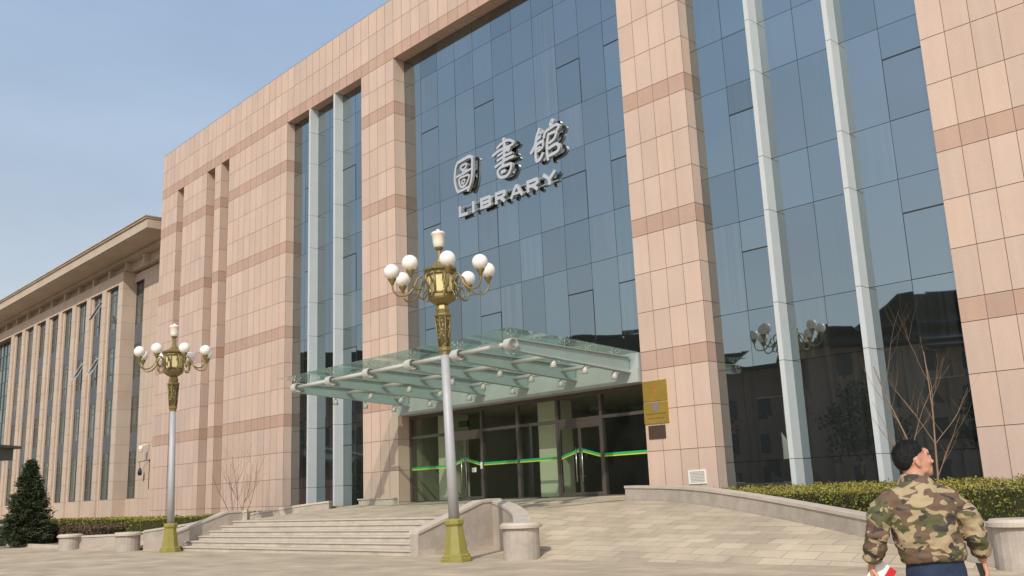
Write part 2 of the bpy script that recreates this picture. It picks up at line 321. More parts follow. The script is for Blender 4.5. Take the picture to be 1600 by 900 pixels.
# ------------------------------------------------------------ library building
LV=[.0,1.32,2.52,3.72,4.92,5.48,6.68,7.88,9.08,9.63,10.83,12.03,13.23,13.78,14.98,16.18,17.38,17.93,18.91,19.88,20.43,21.60,22.69]
BANDROW={4,8,12,16,19}   # index of lower level
B1B=19.88; TOP=22.69
lib=empty('library_building',W(20,0,1.3),'large pink granite library with tall recessed glass bays and dark pink bands','building')
GAP=.008
SL=[(42.58,43.45),(38.45,39.44),(36.72,37.66)]
OPEN=[(0,6.94,.42),(9.35,21.56,.57),(24.0,30.45,.42)]+[(a,b,.45) for a,b in SL]
SOLID=[(-13.2,0),(6.94,9.35),(21.56,24.0),(30.45,36.72),(37.66,38.45),(39.44,42.58),(43.45,45.79)]
sp=MB()
def panel(p00,p10,p11,p01,row,nrm):
    t=random.uniform(.93,1.05); h=random.uniform(-.015,.02)
    b=row in BANDROW
    a=Vector(p00);bb=Vector(p10);c=Vector(p11);d=Vector(p01)
    eu=(bb-a).normalized()*GAP; ez=Vector((0,0,1))*GAP
    if abs((d-a).normalized().z)<.5: ez=(d-a).normalized()*GAP
    sp.quad([a+eu+ez,bb-eu+ez,c-eu-ez,d+eu-ez],1 if b else 0,(t+h,t,t-h))
def skin(u0,u1,rows,pw=.602):
    k=max(1,round((u1-u0)/pw))
    for j in range(k):
        a=u0+(u1-u0)*j/k; b=u0+(u1-u0)*(j+1)/k
        for r in rows:
            z0,z1=LV[r],LV[r+1]
            panel(W(a,0,z0),W(b,0,z0),W(b,0,z1),W(a,0,z1),r,None)
allrows=list(range(len(LV)-1)); toprows=[19,20,21]
def rowsfor(u0,u1): return allrows
for a,b in SOLID: skin(a,b,allrows)
for a,b,d in OPEN: skin(a,b,toprows)
# jambs + soffits
for a,b,d in OPEN:
    for r in range(len(LV)-1):
        if r in toprows: continue
        z0,z1=LV[r],LV[r+1]
        panel(W(b,-d,z0),W(b,0,z0),W(b,0,z1),W(b,-d,z1),r,None)
        panel(W(a,-d,z0),W(a,0,z0),W(a,0,z1),W(a,-d,z1),r,None)
    k=max(1,round((b-a)/1.2))
    for j in range(k):
        x=a+(b-a)*j/k; y=a+(b-a)*(j+1)/k
        panel(W(x,-d,B1B),W(y,-d,B1B),W(y,0,B1B),W(x,0,B1B),19,None)
# end wall at the left corner and at the far right
for ue in (45.79,-13.2):
    for k in range(24):
        for r in range(len(LV)-1):
            panel(W(ue,-k*.6,LV[r]),W(ue,-k*.6-.6,LV[r]),W(ue,-k*.6-.6,LV[r+1]),W(ue,-k*.6,LV[r+1]),r,None)
part(sp,'stone_cladding',[M['stone'],M['band']],lib,fix=False)
# solid core behind the cladding
core=MB(); T=.016
for a,b in SOLID:
    core.fbox(a+T,b-T,-.9,-T,0,B1B-T)
core.fbox(-13.2+T,45.79-T,-.9,-T,B1B+T,TOP-.01)
for a,b,d in OPEN:
    if b-a>5: core.fbox(a,b,-.9,-d-.05,B1B-.3,B1B+T,0)
    else: core.fbox(a,b,-.9,-d-.0,0,B1B,0)
core.fbox(45.6,45.79-T,-14.4,-.9,0,TOP-.01); core.fbox(-13.2+T,-13.0,-14.4,-.9,0,TOP-.01)
core.fbox(-13.0,45.6,-14.4,-14.2,0,TOP-.01)
part(core,'wall_core',M['joint'],lib)
rf=MB(); rf.fbox(-13.15,45.74,-14.4,-.02,TOP,TOP+.06); part(rf,'roof',M['roofgrey'],lib)
# curtain walls
ZG=[.9,2.07,4.65,6.22,8.82,10.38,12.97,14.54,17.10,18.65,19.88]
def curtain(a,b,d,npan,z_from,ops,name):
    crn=random.Random(len(name)+npan*7); tab={}
    def CUR(j,k):
        if (j,k) not in tab: tab[(j,k)]=1-(crn.choice([0,0,0,0,.15,.3,.42]))
        return tab[(j,k)]
    gl=MB(); frs=[]; bk=MB()
    zs=[z for z in ZG if z>z_from-.01]
    if zs[0]>z_from+.05: zs=[z_from]+zs
    for j in range(npan):
        x=a+(b-a)*j/npan; y=a+(b-a)*(j+1)/npan
        for k in range(len(zs)-1):
            z0,z1=zs[k],zs[k+1]; cuts=[z0,z1]; op=False
            if (j in ops) and (z1-z0>2.3) : cuts=[z0,z1-.90,z1]; op=True
            for q in range(len(cuts)-1):
                c0,c1=cuts[q],cuts[q+1]; g_=.007 if not op else (.011 if q==0 else .007)
                tl=[random.gauss(0,.0022) for _ in range(4)]
                t=random.uniform(.88,1.05)*(.82 if random.random()<.08 else 1); t2=t*random.uniform(.97,1.03)
                gl.quad([W(x+g_,-d+tl[0],c0+g_),W(y-g_,-d+tl[1],c0+g_),W(y-g_,-d+tl[2],c1-g_),W(x+g_,-d+tl[3],c1-g_)],0,(t2,t,t,CUR(j,k)))
                if op and q==0:
                    for (p,q2,r0,r1) in ((x+.002,x+.03,c0,c1),(y-.03,y-.002,c0,c1)):
                        pass
                    fr=MB(); frs.append(fr); fr.fbox(x+.01,y-.01,-d-.004,-d+.012,c1-.018,c1+.018,0,seg=1)
                    if random.random()<.5: fr.fbox(x-.012,x+.014,-d-.004,-d+.010,c0,c1+.018,0,seg=1)
    bk.fbox(a,b,-d-.06,-d-.02,z_from,B1B,0)
    cw=part(bk,name,M['joint_dark'],lib)
    for mb,nm,m in [(gl,'glazing',M['glass'])]+[(q_,'window_frame',M['joint_dark']) for q_ in frs]:
        if mb.v: part(mb,nm,m,lib).parent=cw
    return cw
cw1=curtain(24.0,30.45,.42,6,.9,{1,4},'curtain_wall')
cw3=curtain(9.35,21.56,.57,11,5.2,{0,2,6,9},'curtain_wall')
cw4=curtain(0,6.94,.42,6,.9,{0,4},'curtain_wall')
# children share the lib origin, so parenting to cw (also at lib origin) keeps place
for cc_,us in ((cw1,(28.32,26.18)),(cw4,(4.65,2.32))):
    for u in us:
        f=MB(); zs=[.9]+ZG[1:]
        for k in range(len(zs)-1): f.fbox(u-.07,u+.07,-.42,.01,zs[k]+.007,zs[k+1]-.007,0,seg=1)
        f.fbox(u-.06,u+.06,-.42,.0,.9,B1B-.01,1,seg=1)
        o=part(f,'fin',[M['fin'],M['joint_dark']],lib); o.parent=cc_
# ------------------------------------------------------------ entrance
GD=.57
def U(px): return px
POSTS=[21.5,19.2,17.27,15.39,13.47,11.54,9.42]
fr=MB()
for u in POSTS: fr.fbox(u-.055,u+.055,-GD-.10,-GD+.05,1.24,4.50,seg=1)
for z0,z1 in ((1.24,1.32),(3.70,3.80),(4.47,4.60)): fr.fbox(9.36,21.55,-GD-.09,-GD+.04,z0,z1)
fr.fbox(9.36,21.55,-GD-.2,-GD+.12,4.60,5.2)
part(fr,'entrance_frame',M['bronze'],lib)
def stripe(mb,a,b,za,zb):
    for (o0,o1,mi) in ((.0,.075,0),(-.036,-.002,1)):
        n=-GD+.016
        mb.quad([W(a,n,za+o0),W(b,n,zb+o0),W(b,n,zb+o1),W(a,n,za+o1)],mi)
for k in range(6):
    a,b=POSTS[k]-.055,POSTS[k+1]+.055   # a>b
    tr=MB(); tr.fbox(b,a,-GD-.01,-GD+.006,3.80,4.47,seg=1); part(tr,'transom_pane',M['doorglass'],lib)
    if k in (1,4):
        mid=(a+b)/2; hd=MB(); hd.fbox(b,a,-GD-.05,-GD+.03,3.52,3.70,seg=1); part(hd,'door_head',M['bronze'],lib)
        for s_ in (0,1):
            x0,x1=(b,mid-.006) if s_==0 else (mid+.006,a)
            d=MB(); d.fbox(x0+.05,x1-.05,-GD-.006,-GD+.006,1.42,3.47,1,seg=1)
            for q in ((x0,x0+.05,1.33,3.52),(x1-.05,x1,1.33,3.52),(x0+.05,x1-.05,1.33,1.42),(x0+.05,x1-.05,3.47,3.52)): d.fbox(q[0],q[1],-GD-.025,-GD+.025,q[2],q[3],0,seg=1)
            do=part(d,'door',[M['bronze'],M['doorglass']],lib)
            h=MB(); hx=mid+(-.13 if s_==0 else .13); h.tube([W(hx,-GD+.09,1.75),W(hx,-GD+.09,2.85)],.018,8)
            for z in (1.92,2.68): h.tube([W(hx,-GD+.0,z),W(hx,-GD+.1,z)],.014,8)
            part(h,'handle',M['chrome'],lib).parent=do
            st=MB(); e0,e1=(2.53,2.74) if s_==0 else (2.74,2.53)
            stripe(st,x0+.05,x1-.05,e0,e1); part(st,'stripe',[M['green'],M['yellow']],lib).parent=do
    else:
        gp=MB(); gp.fbox(b,a,-GD-.01,-GD+.006,1.32,3.70,seg=1); o=part(gp,'fixed_pane',M['doorglass'],lib)
        st=MB(); stripe(st,b,a,2.53,2.53); part(st,'stripe',[M['green'],M['yellow']],lib).parent=o
# lobby interior
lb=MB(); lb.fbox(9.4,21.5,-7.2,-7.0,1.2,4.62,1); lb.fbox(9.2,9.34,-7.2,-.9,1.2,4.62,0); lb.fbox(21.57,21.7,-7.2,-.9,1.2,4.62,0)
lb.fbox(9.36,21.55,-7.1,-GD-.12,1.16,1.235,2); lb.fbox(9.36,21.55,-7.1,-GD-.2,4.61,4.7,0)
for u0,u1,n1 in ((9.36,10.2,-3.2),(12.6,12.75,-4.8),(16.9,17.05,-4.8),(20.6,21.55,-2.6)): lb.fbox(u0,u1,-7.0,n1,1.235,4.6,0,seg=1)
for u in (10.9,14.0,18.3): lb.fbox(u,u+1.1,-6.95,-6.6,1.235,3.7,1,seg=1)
part(lb,'lobby',[M['lobby'],M['lobbydark'],M['granite']],lib)
for u in (20.35,14.75):
    c=MB(); c.fbox(u-.42,u+.42,-2.2,-1.35,1.235,4.6,seg=1); part(c,'lobby_column',M['lobbycol'],lib)
fa=MB(); fa.fbox(9.40,21.4,-.45,.12,4.60,5.0,0); fa.fbox(9.40,21.4,-.45,.06,5.0,5.5,0); part(fa,'fascia',M['fascia'],lib)
# base ledges beside the piers
le=MB(); le.fbox(21.7,24.1,.02,.16,1.0,1.45); le.fbox(21.66,24.14,.0,.2,1.45,1.5); part(le,'base_ledge',M['granitecap'],lib)

# ------------------------------------------------------------ entrance canopy
can=empty('entrance_canopy',W(15.2,0,5.1),'pale green steel and glass entrance canopy on six tapering beams','canopy')
bu=[9.75+2.2*i for i in range(6)]
def bz(n): return 5.14+(5.41-5.14)*n/5.17
for i,u in enumerate(bu):
    b=MB(); hh=[(.0,.25),(5.05,.165)]; nn=[.12,5.05]
    def prof(n): return .25-(.25-.165)*(n/5.05)
    def bx(n0,n1,hw,zf):
        P=[]
        for top in (0,1):
            for (du,n) in ((-hw,n0),(hw,n0),(hw,n1),(-hw,n1)):
                lo,hi=zf(n); P.append(W(u+du,n,(lo,hi)[top],False)+NR*(-0.0003794*u*u+0.01521489*u+0.1128534))
        b.box8(P)
    bx(.12,5.0,.035,lambda n:(bz(n)-prof(n)+.03,bz(n)+prof(n)-.03))
    bx(.12,5.0,.10,lambda n:(bz(n)-prof(n),bz(n)-prof(n)+.03))
    bx(.12,5.0,.10,lambda n:(bz(n)+prof(n)-.03,bz(n)+prof(n)))
    bo=part(b,'beam',M['steel'],can,fix=True)
    cp=MB(); q=-0.0003794*u*u+0.01521489*u+0.1128534
    ce=W(u,5.02,bz(5.02),False)+NR*q; seg=20
    def rg(hw,rr): return [ce+DR*hw+Vector((0,0,1))*rr*math.sin(2*PI*k/seg)+NR*rr*math.cos(2*PI*k/seg) for k in range(seg)]
    seq=[rg(-.075,.0),rg(-.075,.125),rg(-.135,.135),rg(-.135,.165),rg(.135,.165),rg(.135,.135),rg(.075,.125),rg(.075,.0)]
    for a_ in range(7):
        for k in range(seg): cp.quad([seq[a_][k],seq[a_][(k+1)%seg],seq[a_+1][(k+1)%seg],seq[a_+1][k]],1 if a_ in (0,6) else 0,smooth=(a_==3))
    part(cp,'end_cap',[M['steel2'],M['fascia']],can).parent=bo
    # spotlights under the beam
    for n in ((.8,2.1,3.4) if i!=5 or True else ()):
        s_=MB(); c0=W(u,n,bz(n)-prof(n),True)
        s_.tube([c0+Vector((0,0,.03)),c0-Vector((0,0,.06))],.018,6)
        s_.lathe([(.035,-.05),(.06,-.07),(.085,-.14),(.10,-.26),(.088,-.262),(.06,-.2)],14,c0)
        part(s_,'spotlight',M['steel2'],can)
    for n in (.7,1.8,2.9,4.0,5.0):
        s_=MB(); c0=W(u,n,bz(n)+prof(n)-.01); s_.tube([c0,c0+Vector((0,0,.12))],.014,6)
        zt=bz(n)+.36
        for du,dn in ((-.10,-.10),(.10,-.10),(.10,.10),(-.10,.10)):
            s_.tube([c0+Vector((0,0,.08)),Vector(W(u+du,n+dn,zt-.03))],.007,5); 
            pz=Vector(W(u+du,n+dn,zt-.035)); s_.tube([pz,pz+Vector((0,0,.045))],.015,6)
        part(s_,'glass_fitting',M['chrome'],can)
for n in (.75,2.9,5.0):
    for i in range(5):
        t=MB(); t.tube([W(bu[i]+.04,n,bz(n)+.02),W(bu[i+1]-.04,n,bz(n)+.02)],.065,12); part(t,'cross_tube',M['steel2'],can)
ub=[9.40,bu[1],bu[2],bu[3],bu[4],21.5]; nb=[.05,1.8,3.55,5.36]
for i in range(5):
    for j in range(3):
        t=MB(); g_=.006; P=[]
        for dz in (0,.014):
            for (u,n) in ((ub[i]+g_,nb[j]+g_),(ub[i+1]-g_,nb[j]+g_),(ub[i+1]-g_,nb[j+1]-g_),(ub[i]+g_,nb[j+1]-g_)): P.append(W(u,n,bz(n)+.36+dz))
        t.box8(P); part(t,'glass_panel',M['canglass'],can)

# ------------------------------------------------------------ sign
sign=empty('library_sign',W(15.4,-.3,11.9),'raised brushed steel library sign of three Chinese characters over LIBRARY','sign')
def ribbon(mb,pts,w,n0,n1,closed=False):
    # pts (u,z) stroke centre line, w width; extruded from n0 (back) to n1 (front)
    P=[Vector((p[0],p[1])) for p in pts]; N=len(P); ws=w if isinstance(w,(list,tuple)) else [w]*N
    # refine with catmull
    if N>2:
        Q=[];WW=[]
        rng=range(N) if closed else range(N-1)
        for i in rng:
            p0=P[(i-1)%N] if closed or i>0 else P[i]; p1=P[i]; p2=P[(i+1)%N]; p3=P[(i+2)%N] if closed or i+2<N else P[(i+1)%N]
            for k in range(4):
                t=k/4; Q.append(.5*((2*p1)+(p2-p0)*t+(2*p0-5*p1+4*p2-p3)*t*t+(3*p1-p0-3*p2+p3)*t**3)); WW.append(ws[i]+(ws[(i+1)%N]-ws[i])*t)
        if not closed: Q.append(P[-1]); WW.append(ws[-1])
        P,ws,N=Q,WW,len(Q)
    L=[];Rr=[]
    for i in range(N):
        a=P[(i-1)%N] if closed or i>0 else P[i]; b=P[(i+1)%N] if closed or i<N-1 else P[i]
        t=(b-a).normalized(); nn=Vector((-t.y,t.x)); L.append(P[i]+nn*ws[i]/2); Rr.append(P[i]-nn*ws[i]/2)
    rng=range(N) if closed else range(N-1)
    def w3(p,n): return W(p.x,n,p.y)
    for i in rng:
        j=(i+1)%N
        mb.quad([w3(L[i],n1),w3(Rr[i],n1),w3(Rr[j],n1),w3(L[j],n1)],0)
        mb.quad([w3(L[i],n0),w3(L[i],n1),w3(L[j],n1),w3(L[j],n0)],1); mb.quad([w3(Rr[i],n0),w3(Rr[i],n1),w3(Rr[j],n1),w3(Rr[j],n0)],1)
    if not closed:
        for i in (0,N-1):
            # rounded end
            c=P[i]; r=ws[i]/2; seg=12; ringp=[c+Vector((math.cos(2*PI*k/seg),math.sin(2*PI*k/seg)))*r for k in range(seg)]
            mb.quad([w3(p,n1+.0015) for p in ringp],0)
            for k in range(seg): mb.quad([w3(ringp[k],n0),w3(ringp[(k+1)%seg],n0),w3(ringp[(k+1)%seg],n1),w3(ringp[k],n1)],1)
CH=[[([(17.907, 14.175), (18.04, 14.062), (18.121, 13.851), (18.155, 13.463), (18.075, 13.138), (17.972, 12.96)], 0.107, 0), ([(17.957, 14.155), (17.591, 14.199), (17.262, 14.217), (17.082, 14.118)], 0.125, 0), ([(17.091, 14.109), (17.11, 13.792), (17.135, 13.455), (17.215, 13.157), (17.391, 12.884)], 0.107, 0), ([(17.955, 12.967), (17.705, 12.981), (17.36, 13.002)], 0.101, 0), ([(17.753, 13.943), (17.439, 13.98), (17.486, 13.832), (17.701, 13.789)], 0.077, 1), ([(17.634, 13.781), (17.682, 13.679)], 0.077, 0), ([(18.015, 13.592), (17.615, 13.625), (17.19, 13.688)], 0.083, 0), ([(17.584, 13.709), (17.37, 13.717)], 0.071, 0), ([(17.862, 13.475), (17.58, 13.5), (17.301, 13.479), (17.347, 13.285), (17.542, 13.109), (17.757, 13.11), (17.86, 13.288)], 0.083, 1), ([(17.694, 13.358), (17.545, 13.358), (17.577, 13.245), (17.702, 13.233)], 0.059, 1)], [([(15.312, 14.315), (15.28, 14.048), (15.309, 13.745), (15.353, 13.491), (15.427, 13.291)], 0.136, 0), ([(15.659, 14.074), (15.462, 14.16), (15.072, 14.206), (14.775, 14.014), (15.011, 13.954), (15.22, 13.963)], 0.101, 0), ([(15.919, 13.838), (15.643, 13.924), (15.31, 13.946), (15.011, 13.877)], 0.107, 0), ([(15.642, 13.755), (15.339, 13.81), (15.04, 13.841), (15.07, 13.784)], 0.089, 0), ([(15.671, 13.574), (15.339, 13.642), (14.921, 13.662)], 0.101, 0), ([(15.792, 13.363), (15.458, 13.444), (15.128, 13.491), (14.832, 13.492)], 0.107, 0), ([(15.576, 12.901), (15.684, 13.142), (15.487, 13.264), (15.187, 13.265), (14.949, 13.24), (15.008, 13.016), (15.215, 12.855)], 0.113, 1), ([(15.456, 13.067), (15.306, 13.068)], 0.136, 0)], [([(13.462, 14.096), (13.589, 13.875), (13.703, 13.562), (13.902, 13.35)], 0.132, 0), ([(13.378, 13.95), (13.309, 13.964)], 0.15, 0), ([(13.533, 13.77), (13.435, 13.816)], 0.126, 0), ([(13.296, 13.621), (13.59, 13.571), (13.669, 13.378), (13.689, 13.168), (13.648, 12.961), (13.479, 12.997), (13.34, 13.149)], 0.12, 0), ([(13.31, 13.614), (13.325, 13.403), (13.562, 13.303)], 0.096, 0), ([(13.548, 13.406), (13.464, 13.424)], 0.102, 0), ([(12.867, 14.11), (12.798, 14.206)], 0.18, 0), ([(13.232, 13.719), (13.156, 13.89), (12.895, 13.968), (12.623, 14.009), (12.489, 13.923), (12.584, 13.804)], 0.108, 0), ([(13.006, 13.767), (13.084, 13.501), (13.119, 13.169), (13.093, 12.862)], 0.114, 0), ([(13.006, 13.756), (12.842, 13.768), (12.638, 13.747), (12.68, 13.589), (12.789, 13.495), (12.98, 13.437)], 0.102, 0), ([(13.008, 13.242), (12.817, 13.291), (12.615, 13.292), (12.535, 13.162), (12.63, 13.021), (13.037, 12.973)], 0.114, 0)]]
LT=[('L', 17.99, 17.464), ('I', 17.235, 17.03), ('B', 16.733, 16.128), ('R', 15.905, 15.334), ('A', 15.118, 14.403), ('R', 14.228, 13.634), ('Y', 13.427, 12.769)]

for ci,ch in enumerate(CH):
    mb=MB()
    for k,(pts,w,cl) in enumerate(ch): ribbon(mb,pts,w,-.46,-.355+.002*k,bool(cl))
    part(mb,'character',[M['letterface'],M['letterside']],sign)
ZB0,ZT0=11.93,12.38; SWD=.125
def letter(ch,u0,u1):
    mb=MB(); w=u0-u1; x=lambda t:u0-w*t; z=lambda t:ZB0+(ZT0-ZB0)*t; k=0
    def line(*p,ww=SWD):
        nonlocal k
        pts=[(x(a),z(b)) for a,b in p]
        for i in range(len(pts)-1):
            a,b=Vector(pts[i]),Vector(pts[i+1]); t=(b-a).normalized(); nn=Vector((-t.y,t.x))*ww/2
            n1=-.37+.002*k; k+=1; n0=-.46
            Lq=[a+nn,a-nn,b-nn,b+nn]
            mb.quad([W(q.x,n1,q.y) for q in Lq],0)
            for j in range(4): q,r=Lq[j],Lq[(j+1)%4]; mb.quad([W(q.x,n0,q.y),W(r.x,n0,r.y),W(r.x,n1,r.y),W(q.x,n1,q.y)],1)
    h=SWD/2/(ZT0-ZB0); g_=SWD/2/w
    if ch=='L': line((g_,0),(g_,1)); line((0,h),(1,h))
    if ch=='I': line((.5,0),(.5,1),ww=.13)
    if ch=='B': line((g_,0),(g_,1)); line((0,1-h),(.8,1-h)); line((0,.5),(.85,.5)); line((0,h),(.85,h)); line((1-g_*.9,.52),(1-g_*1.3,.92)); line((1-g_*.9,.08),(1-g_*.9,.48)); line((.72,1-h),(.95,.84)); line((.8,.5),(.96,.64)); line((.8,.5),(.97,.38)); line((.78,h),(.97,.2))
    if ch=='R': line((g_,0),(g_,1)); line((0,1-h),(.78,1-h)); line((0,.45),(.8,.45)); line((1-g_,.5),(1-g_,.92)); line((.7,1-h),(.95,.84)); line((.7,.45),(.95,.6)); line((.5,.45),(.92,0))
    if ch=='A': line((.08,0),(.5,1)); line((.92,0),(.5,1)); line((.25,.3),(.75,.3),ww=.09)
    if ch=='Y': line((.06,1),(.5,.45)); line((.94,1),(.5,.45)); line((.5,0),(.5,.5))
    part(mb,'letter',[M['letterface'],M['letterside']],sign)
for ch,a,b in LT: letter(ch,a,b)
rl=MB(); rl.fbox(LT[-1][2],LT[0][1],-.50,-.465,12.30,12.34); rl.fbox(LT[-1][2],LT[0][1],-.50,-.465,12.02,12.06)
for q in range(9):
    uu=LT[-1][2]+(LT[0][1]-LT[-1][2])*(q+.5)/9; rl.tube([W(uu,-.58,12.32),W(uu,-.49,12.32)],.015,6)
for (uu,zz) in ((18.2,13.5),(17.2,14.0),(16.0,13.7),(15.3,14.0),(13.9,13.6),(12.9,13.9)): rl.tube([W(uu,-.58,zz),W(uu,-.45,zz)],.02,6)
part(rl,'mounting_rail',M['chrome'],sign)

# ------------------------------------------------------------ steps, platform, ramps, walls
def PZ(n): return 1.26-.07*n
UR,UL=11.8,24.3          # stair right / left wall lines
NF=7.15; TR=.45; RS=.15
def nf(u): return NF+(u-UR)*.07     # front line swings slightly
st=MB()
def stepquad(k,extraL=0,extraR=0):
    z1=RS*(k+1); a=UR-extraR; b=UL+extraL
    n=30
    f0,f1=nf(a)-TR*k,nf(b)-TR*k; bkn=PZ
    P=[W(a,2.0,z1-.16-.3,False),W(b,2.0,z1-.46,False),W(b,f1-.03,z1-.46,False),W(a,f0-.03,z1-.46,False)]
    Q=[Vector((p.x,p.y,z1-.045)) for p in P]
    st.box8(P+Q,0)
    # nosing slabs 1.2 m long
    L=b-a; m=round(L/1.15)
    for i in range(m):
        x=a+L*i/m+.003; y=a+L*(i+1)/m-.003; r=random.uniform(.93,1.05)
        fa_=lambda u:nf(u)-TR*k
        ws=[W(x,fa_(x)-TR-.05,z1-.044,False),W(y,fa_(y)-TR-.05,z1-.044,False),W(y,fa_(y)+.01,z1-.044,False),W(x,fa_(x)+.01,z1-.044,False)]
        st.box8(ws+[Vector((p.x,p.y,z1)) for p in ws],1,r)
for k in range(6): stepquad(k,.55 if k==0 else 0,.35 if k==0 else 0)
tag(st.build('steps',[M['step'],M['granitecap']]),kind='structure')
pf=MB()
def pfz(u,n): return Vector(W(u,n,PZ(n),False))
ntop=lambda u: nf(u)-TR*5-TR
N=12
for i in range(N):
    a=UR+(UL-UR)*i/N; b=UR+(UL-UR)*(i+1)/N
    za=min(PZ(ntop(a)),.9)
    pf.quad([W(a,ntop(a),.902,False),W(b,ntop(b),.902,False),pfz(b,-.6+0),pfz(a,-.6)])
pf.quad([pfz(9.4,-.6),pfz(9.4,1.2),pfz(UR,4.3),pfz(UR,-.6)][::-1])
pf.quad([pfz(UL,-.6),pfz(UL,5.0),pfz(24.9,1.6),pfz(24.9,-.6)][::-1])
tag(pf.build('platform',M['ramp'],fix=True),kind='structure')
def bez(p0,p1,p2,n):
    out=[]
    for i in range(n+1):
        t=i/n; out.append(tuple(p0[k]*(1-t)**2+2*p1[k]*t*(1-t)+p2[k]*t*t for k in range(len(p0))))
    return out
def poly_interp(pts,n):
    # arc-length resample of (u,n,z) polyline via catmull
    out=[];N=len(pts)
    for i in range(N-1):
        p0=pts[max(i-1,0)];p1=pts[i];p2=pts[i+1];p3=pts[min(i+2,N-1)]
        for k in range(8):
            t=k/8; out.append(tuple(.5*((2*p1[c])+(p2[c]-p0[c])*t+(2*p0[c]-5*p1[c]+4*p2[c]-p3[c])*t*t+(3*p1[c]-p0[c]-3*p2[c]+p3[c])*t**3) for c in range(len(p1))))
    out.append(tuple(pts[-1]))
    L=[0]
    for i in range(1,len(out)): L.append(L[-1]+math.dist(out[i][:2],out[i-1][:2]))
    res=[];j=0
    for i in range(n+1):
        s=L[-1]*i/n
        while j<len(L)-2 and L[j+1]<s: j+=1
        t=(s-L[j])/max(L[j+1]-L[j],1e-9); res.append(tuple(out[j][c]+(out[j+1][c]-out[j][c])*min(t,1) for c in range(len(out[0]))))
    return res
# right ramp
IR=bez((7.8,7.0,0.0),(10.1,4.6,.45),(UR,4.3,PZ(4.3)),24)
OR=poly_interp([(-2.3,6.15,0),(-.1,5.35,.33),(1.93,4.1,.55),(3.97,3.16,.79),(5.95,2.4,1.0),(7.6,1.8,1.1),(9.3,1.4,PZ(1.4))],24)
IL=bez((26.6,8.6,0.0),(25.1,5.9,.45),(UL,5.15,PZ(5.0)),24)
OL=poly_interp([(31.2,9.1,0),(29.8,7.0,.3),(28.2,4.9,.6),(26.8,3.4,.85),(25.6,2.4,1.02),(24.6,1.6,1.12)],24)
def ramp(I,O,name):
    r=MB(); K=10
    for i in range(24):
        for j in range(K):
            def P(i,j):
                a,b=I[i],O[i]; t=j/K; return W(*(a[c]+(b[c]-a[c])*t for c in range(2)),a[2]+(b[2]-a[2])*t,False)
            r.quad([P(i,j),P(i+1,j),P(i+1,j+1),P(i,j+1)],smooth=True)
    # apron to the plaza
    tag(r.build(name,M['ramp'],fix=True),kind='structure')
ramp(IR,OR,'ramp'); ramp(IL,OL,'ramp')
def wallalong(path,tops,thick,name,e,side=0,capover=.03,capt=.07,zlow=-.05,cap_w=None):
    # path list of (u,n) ; tops list of z of top
    body=MB(); cap=MB(); N=len(path)
    pts=[Vector((p[0],p[1])) for p in path]
    offs=[]
    for i in range(N):
        t=(pts[min(i+1,N-1)]-pts[max(i-1,0)]).normalized(); offs.append(Vector((-t.y,t.x)))
    def sec(i,w,z): 
        a=pts[i]+offs[i]*w; return W(a.x,a.y,z,False)
    h=thick/2
    for i in range(N-1):
        body.box8([sec(i,-h,zlow),sec(i+1,-h,zlow),sec(i+1,h,zlow),sec(i,h,zlow),sec(i,-h,tops[i]-capt),sec(i+1,-h,tops[i+1]-capt),sec(i+1,h,tops[i+1]-capt),sec(i,h,tops[i]-capt)],0)
        hc=h+capover
        cap.box8([sec(i,-hc,tops[i]-capt),sec(i+1,-hc,tops[i+1]-capt),sec(i+1,hc,tops[i+1]-capt),sec(i,hc,tops[i]-capt),sec(i,-hc,tops[i]),sec(i+1,-hc,tops[i+1]),sec(i+1,hc,tops[i+1]),sec(i,hc,tops[i])],0)
    part(body,name,M['granite'],e,fix=True); part(cap,'coping',M['granitecap'],e,fix=True)
def pier(c,h,e,r=.42):
    b=MB(); x,y=c; p=W(x,y,0,False); b.lathe([(r,-.05),(r,h-.12)],20,p,smooth=False); 
    o=part(b,'round_pier',M['granite'],e)
    cp=MB(); cp.lathe([(r+.0,h-.12),(r+.07,h-.115),(r+.075,h-.05),(r+.05,h-.045),(r+.05,h-.045),(r+.02,h-.0),(.01,h+.0)],32,p,smooth=False); part(cp,'pier_cap',M['granitecap'],e)
# right stair wall
e1=empty('stair_wall',W(UR,5,0),'granite stair side wall right of the steps, curving down to a round pier','wall')
pth=[(UR-.17,nf(UR)+.02),(UR-.17,6.6),(UR-.17,4.95),(UR-.17,4.25)]
wallalong(pth,[.62,.80,1.33,1.36],.34,'straight_wall',e1)
IRw=[(p[0]-.02,p[1]+.0) for p in IR][2:]
wallalong(IRw,[.82+(1.36-.82)*(i/(len(IRw)-1))**.9 for i in range(len(IRw))],.36,'curved_wall',e1)
pier((7.75,7.05),.82,e1)
e2=empty('ramp_wall',W(3,3.5,0),'long low curved granite wall with coping between ramp and hedge','wall')
ORw=[(p[0],p[1]-.2) for p in OR]
wallalong(ORw,[max(.72,p[2]+.42-.02*max(0,(i-18))/6) for i,p in enumerate(OR)],.34,'curved_wall',e2)
pier((-2.62,6.05),.78,e2,.40)
e3=empty('stair_wall',W(UL,6.5,0),'granite stair side wall left of the steps, behind the farther street lamp','wall')
pth=[(UL+.17,nf(UL)+.0),(UL+.17,7.4),(UL+.17,6.0),(UL+.17,5.1)]
wallalong(pth,[.60,.80,1.25,1.27],.34,'straight_wall',e3)
ILw=[(p[0]+.0,p[1]) for p in IL][2:]
wallalong(ILw,[.70+(1.27-.70)*(i/(len(ILw)-1)) for i in range(len(ILw))],.34,'curved_wall',e3)
pier((26.6,8.65),.66,e3)
e4=empty('ramp_wall',W(29,5,0),'low curved granite wall left of the platform, ending at the leftmost round pier','wall')
OLw=[(p[0],p[1]-.17) for p in OL]
wallalong(OLw,[max(.52,p[2]+.25+.1*i/24) for i,p in enumerate(OL)],.34,'curved_wall',e4)
